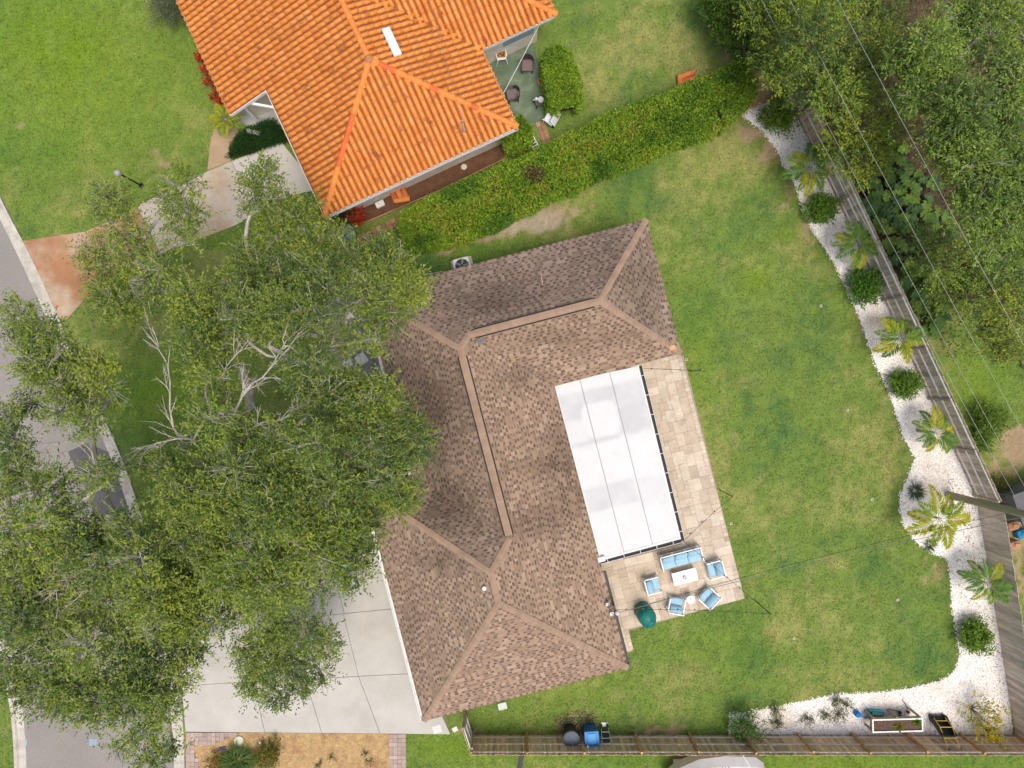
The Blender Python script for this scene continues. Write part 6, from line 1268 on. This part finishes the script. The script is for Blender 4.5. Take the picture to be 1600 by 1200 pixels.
# ================================================================== ground cover, pebbles, leaf litter, grass
def leaves_stuff(name, label, poly, n, pal, llen, lwid, h, cat='ground cover'):
    pts = PL(poly); xs = [p.x for p in pts]; ys = [p.y for p in pts]; x = RNG.uniform(min(xs), max(xs), n * 3); y = RNG.uniform(min(ys), max(ys), n * 3); m = inpoly(x, y, [(p.x, p.y) for p in pts]); x, y = x[m][:n], y[m][:n]; n = len(x)
    p = np.stack([x, y, RNG.uniform(.02, h, n)], 1); d = rnd_dir(n, .8); V, F = leaf_quads(p, d, llen * RNG.uniform(.7, 1.3, n), np.full(n, lwid), .4); V[:, 2] = np.maximum(V[:, 2], .012)
    o = npmesh(name, V, F, LEAF, None, fcol=pick(pal, n) * RNG.uniform(.75, 1.25, (n, 1))); tag(o, label, cat, kind='stuff')
leaves_stuff('ground_cover', 'dark green strappy ground cover beside the porch', [(357, 249), (364, 228), (373, 212), (385, 204), (405, 196), (412, 190), (432, 188), (452, 222), (400, 240)], 5200, [(.025, .085, .018), (.035, .11, .02), (.02, .065, .018)], .22, .022, .25)
leaves_stuff('fallen_leaves', 'dry brown leaves scattered on the white pebbles', [(1490, 860), (1540, 850), (1560, 960), (1590, 1140), (1480, 1146), (1490, 1110), (1540, 1090), (1500, 960)], 350, [(.16, .075, .05), (.22, .11, .06), (.10, .05, .04)], .08, .045, .03, 'leaves')
leaves_stuff('fallen_leaves', 'dry leaves by the utility pole foot on pebbles', [(1480, 740), (1525, 790), (1520, 860), (1480, 800)], 240, [(.16, .075, .05), (.26, .15, .08), (.10, .05, .04)], .08, .045, .03, 'leaves')
leaves_stuff('fallen_leaves', 'tiny dry leaf bits scattered thinly along the whole white pebble bed', PEBBLE, 900, [(.16, .10, .07), (.24, .15, .09), (.10, .06, .05)], .07, .03, .03, 'leaves')
leaves_stuff('rubble', 'pale chips heaped behind the trash bins', [(868, 1122), (885, 1112), (920, 1110), (935, 1120), (930, 1140), (872, 1140)], 500, [(.55, .44, .28), (.62, .54, .38), (.42, .32, .2)], .09, .08, .06, 'rubble')
leaves_stuff('wood_litter', 'brown leaf litter covering the ground under the woods', [(1260, 150), (1330, -40), (1640, -40), (1640, 560), (1480, 560), (1400, 420)], 9000, [(.16, .09, .055), (.11, .065, .045), (.20, .13, .08), (.08, .09, .03)], .12, .06, .05, 'leaves')
def pebbles():
    pts = [(p.x, p.y) for p in PL(PEBBLE)]; n = 60000; x0, x1 = min(p[0] for p in pts), max(p[0] for p in pts); y0, y1 = min(p[1] for p in pts), max(p[1] for p in pts)
    x = RNG.uniform(x0, x1, n * 6); y = RNG.uniform(y0, y1, n * 6); jx = (RNG.random(n * 6) - .5) * .22; jy = (RNG.random(n * 6) - .5) * .22; m = inpoly(x + jx, y + jy, pts); x, y = x[m][:n], y[m][:n]; n = len(x)
    s = RNG.uniform(.018, .042, n); a = RNG.uniform(0, 6.28, n); u = np.array([(1, 0, 0), (.35, .8, 0), (-.6, .6, 0), (-1, -.1, 0), (-.3, -.8, 0), (.6, -.6, 0), (.1, .05, .75)])
    ca, sa = np.cos(a), np.sin(a); X = (u[None, :, 0] * ca[:, None] - u[None, :, 1] * sa[:, None]) * s[:, None] + x[:, None]; Y = (u[None, :, 0] * sa[:, None] + u[None, :, 1] * ca[:, None]) * s[:, None] + y[:, None]; Z = u[None, :, 2] * s[:, None] + .009 + (u[None, :, 2] > 0) * 0
    V = np.stack([X, Y, Z], -1).reshape(-1, 3); F = (np.array([(k, (k + 1) % 6, 6) for k in range(6)])[None] + (np.arange(n) * 7)[:, None, None]).reshape(-1, 3)
    c = pick([(.82, .80, .77), (.88, .87, .85), (.74, .71, .68), (.76, .65, .55), (.50, .42, .36)], n, [5, 7, 3, 1.0, .8]); npx = fbm(x * .7, y * .7, 91, 3); c = c * np.where(npx > .62, 1, 1)[:, None] + (np.array((.66, .52, .38)) - c) * (np.clip((npx - .6) * 4, 0, .7) * (RNG.random(n) < .6))[:, None]
    o = npmesh('pebbles', V, F, mat('pebble', attr=True, rough=.85, var=.05), None, fcol=np.repeat(c, 6, 0)); tag(o, 'loose white pebbles filling the fence-side bed', 'pebbles', kind='stuff')
pebbles()
def grass():
    n = 330000; x = RNG.uniform(-25, 25, n); y = RNG.uniform(-19, 19, n); ex = np.zeros(n, bool)
    for poly in (KERB_R + KERB_L[::-1], PEBBLE, PATIO, NDRIVE, NWALK, GPATIO, SOIL, DRIVE, MULCH, PAVER_L, PAVER_R, FRONTBED, [(357, 249), (364, 228), (373, 212), (432, 190), (452, 222)], [(1198, 122), (1209, 128), (1186, 172), (1160, 184), (1150, 178)]): ex |= inpoly(x, y, [(p.x, p.y) for p in PL(poly)])
    ex |= inpoly(x, y, HOUSE_FOOT) | inpoly(x, y, [(p.x, p.y) for p in twp])
    c, br = lawn_color(x, y); ex |= RNG.random(n) < br * .93
    ex |= (vnoise(x * 2.2, y * 2.2, 8) < .25) & (RNG.random(n) < .5)
    x, y, c = x[~ex], y[~ex], c[~ex]; n = len(x); a = RNG.uniform(0, 6.28, n); L = RNG.uniform(.05, .11, n); w = RNG.uniform(.012, .022, n); hz = RNG.uniform(.012, .05, n)
    ca, sa = np.cos(a), np.sin(a); z0 = np.full(n, .002)
    V = np.stack([np.stack([x - sa * w, y + ca * w, z0], 1), np.stack([x + sa * w, y - ca * w, z0], 1), np.stack([x + ca * L, y + sa * L, hz], 1)], 1).reshape(-1, 3)
    F = np.arange(n * 3).reshape(n, 3); col = c * RNG.uniform(.55, 1.6, (n, 1)) * np.where(RNG.random((n, 1)) < .12, np.array([[1.5, 1.25, 1.3]]), 1.0)
    o = npmesh('grass', V, F, LEAF, None, fcol=col); tag(o, 'short mown grass covering the lawns', 'grass', kind='stuff')
grass()
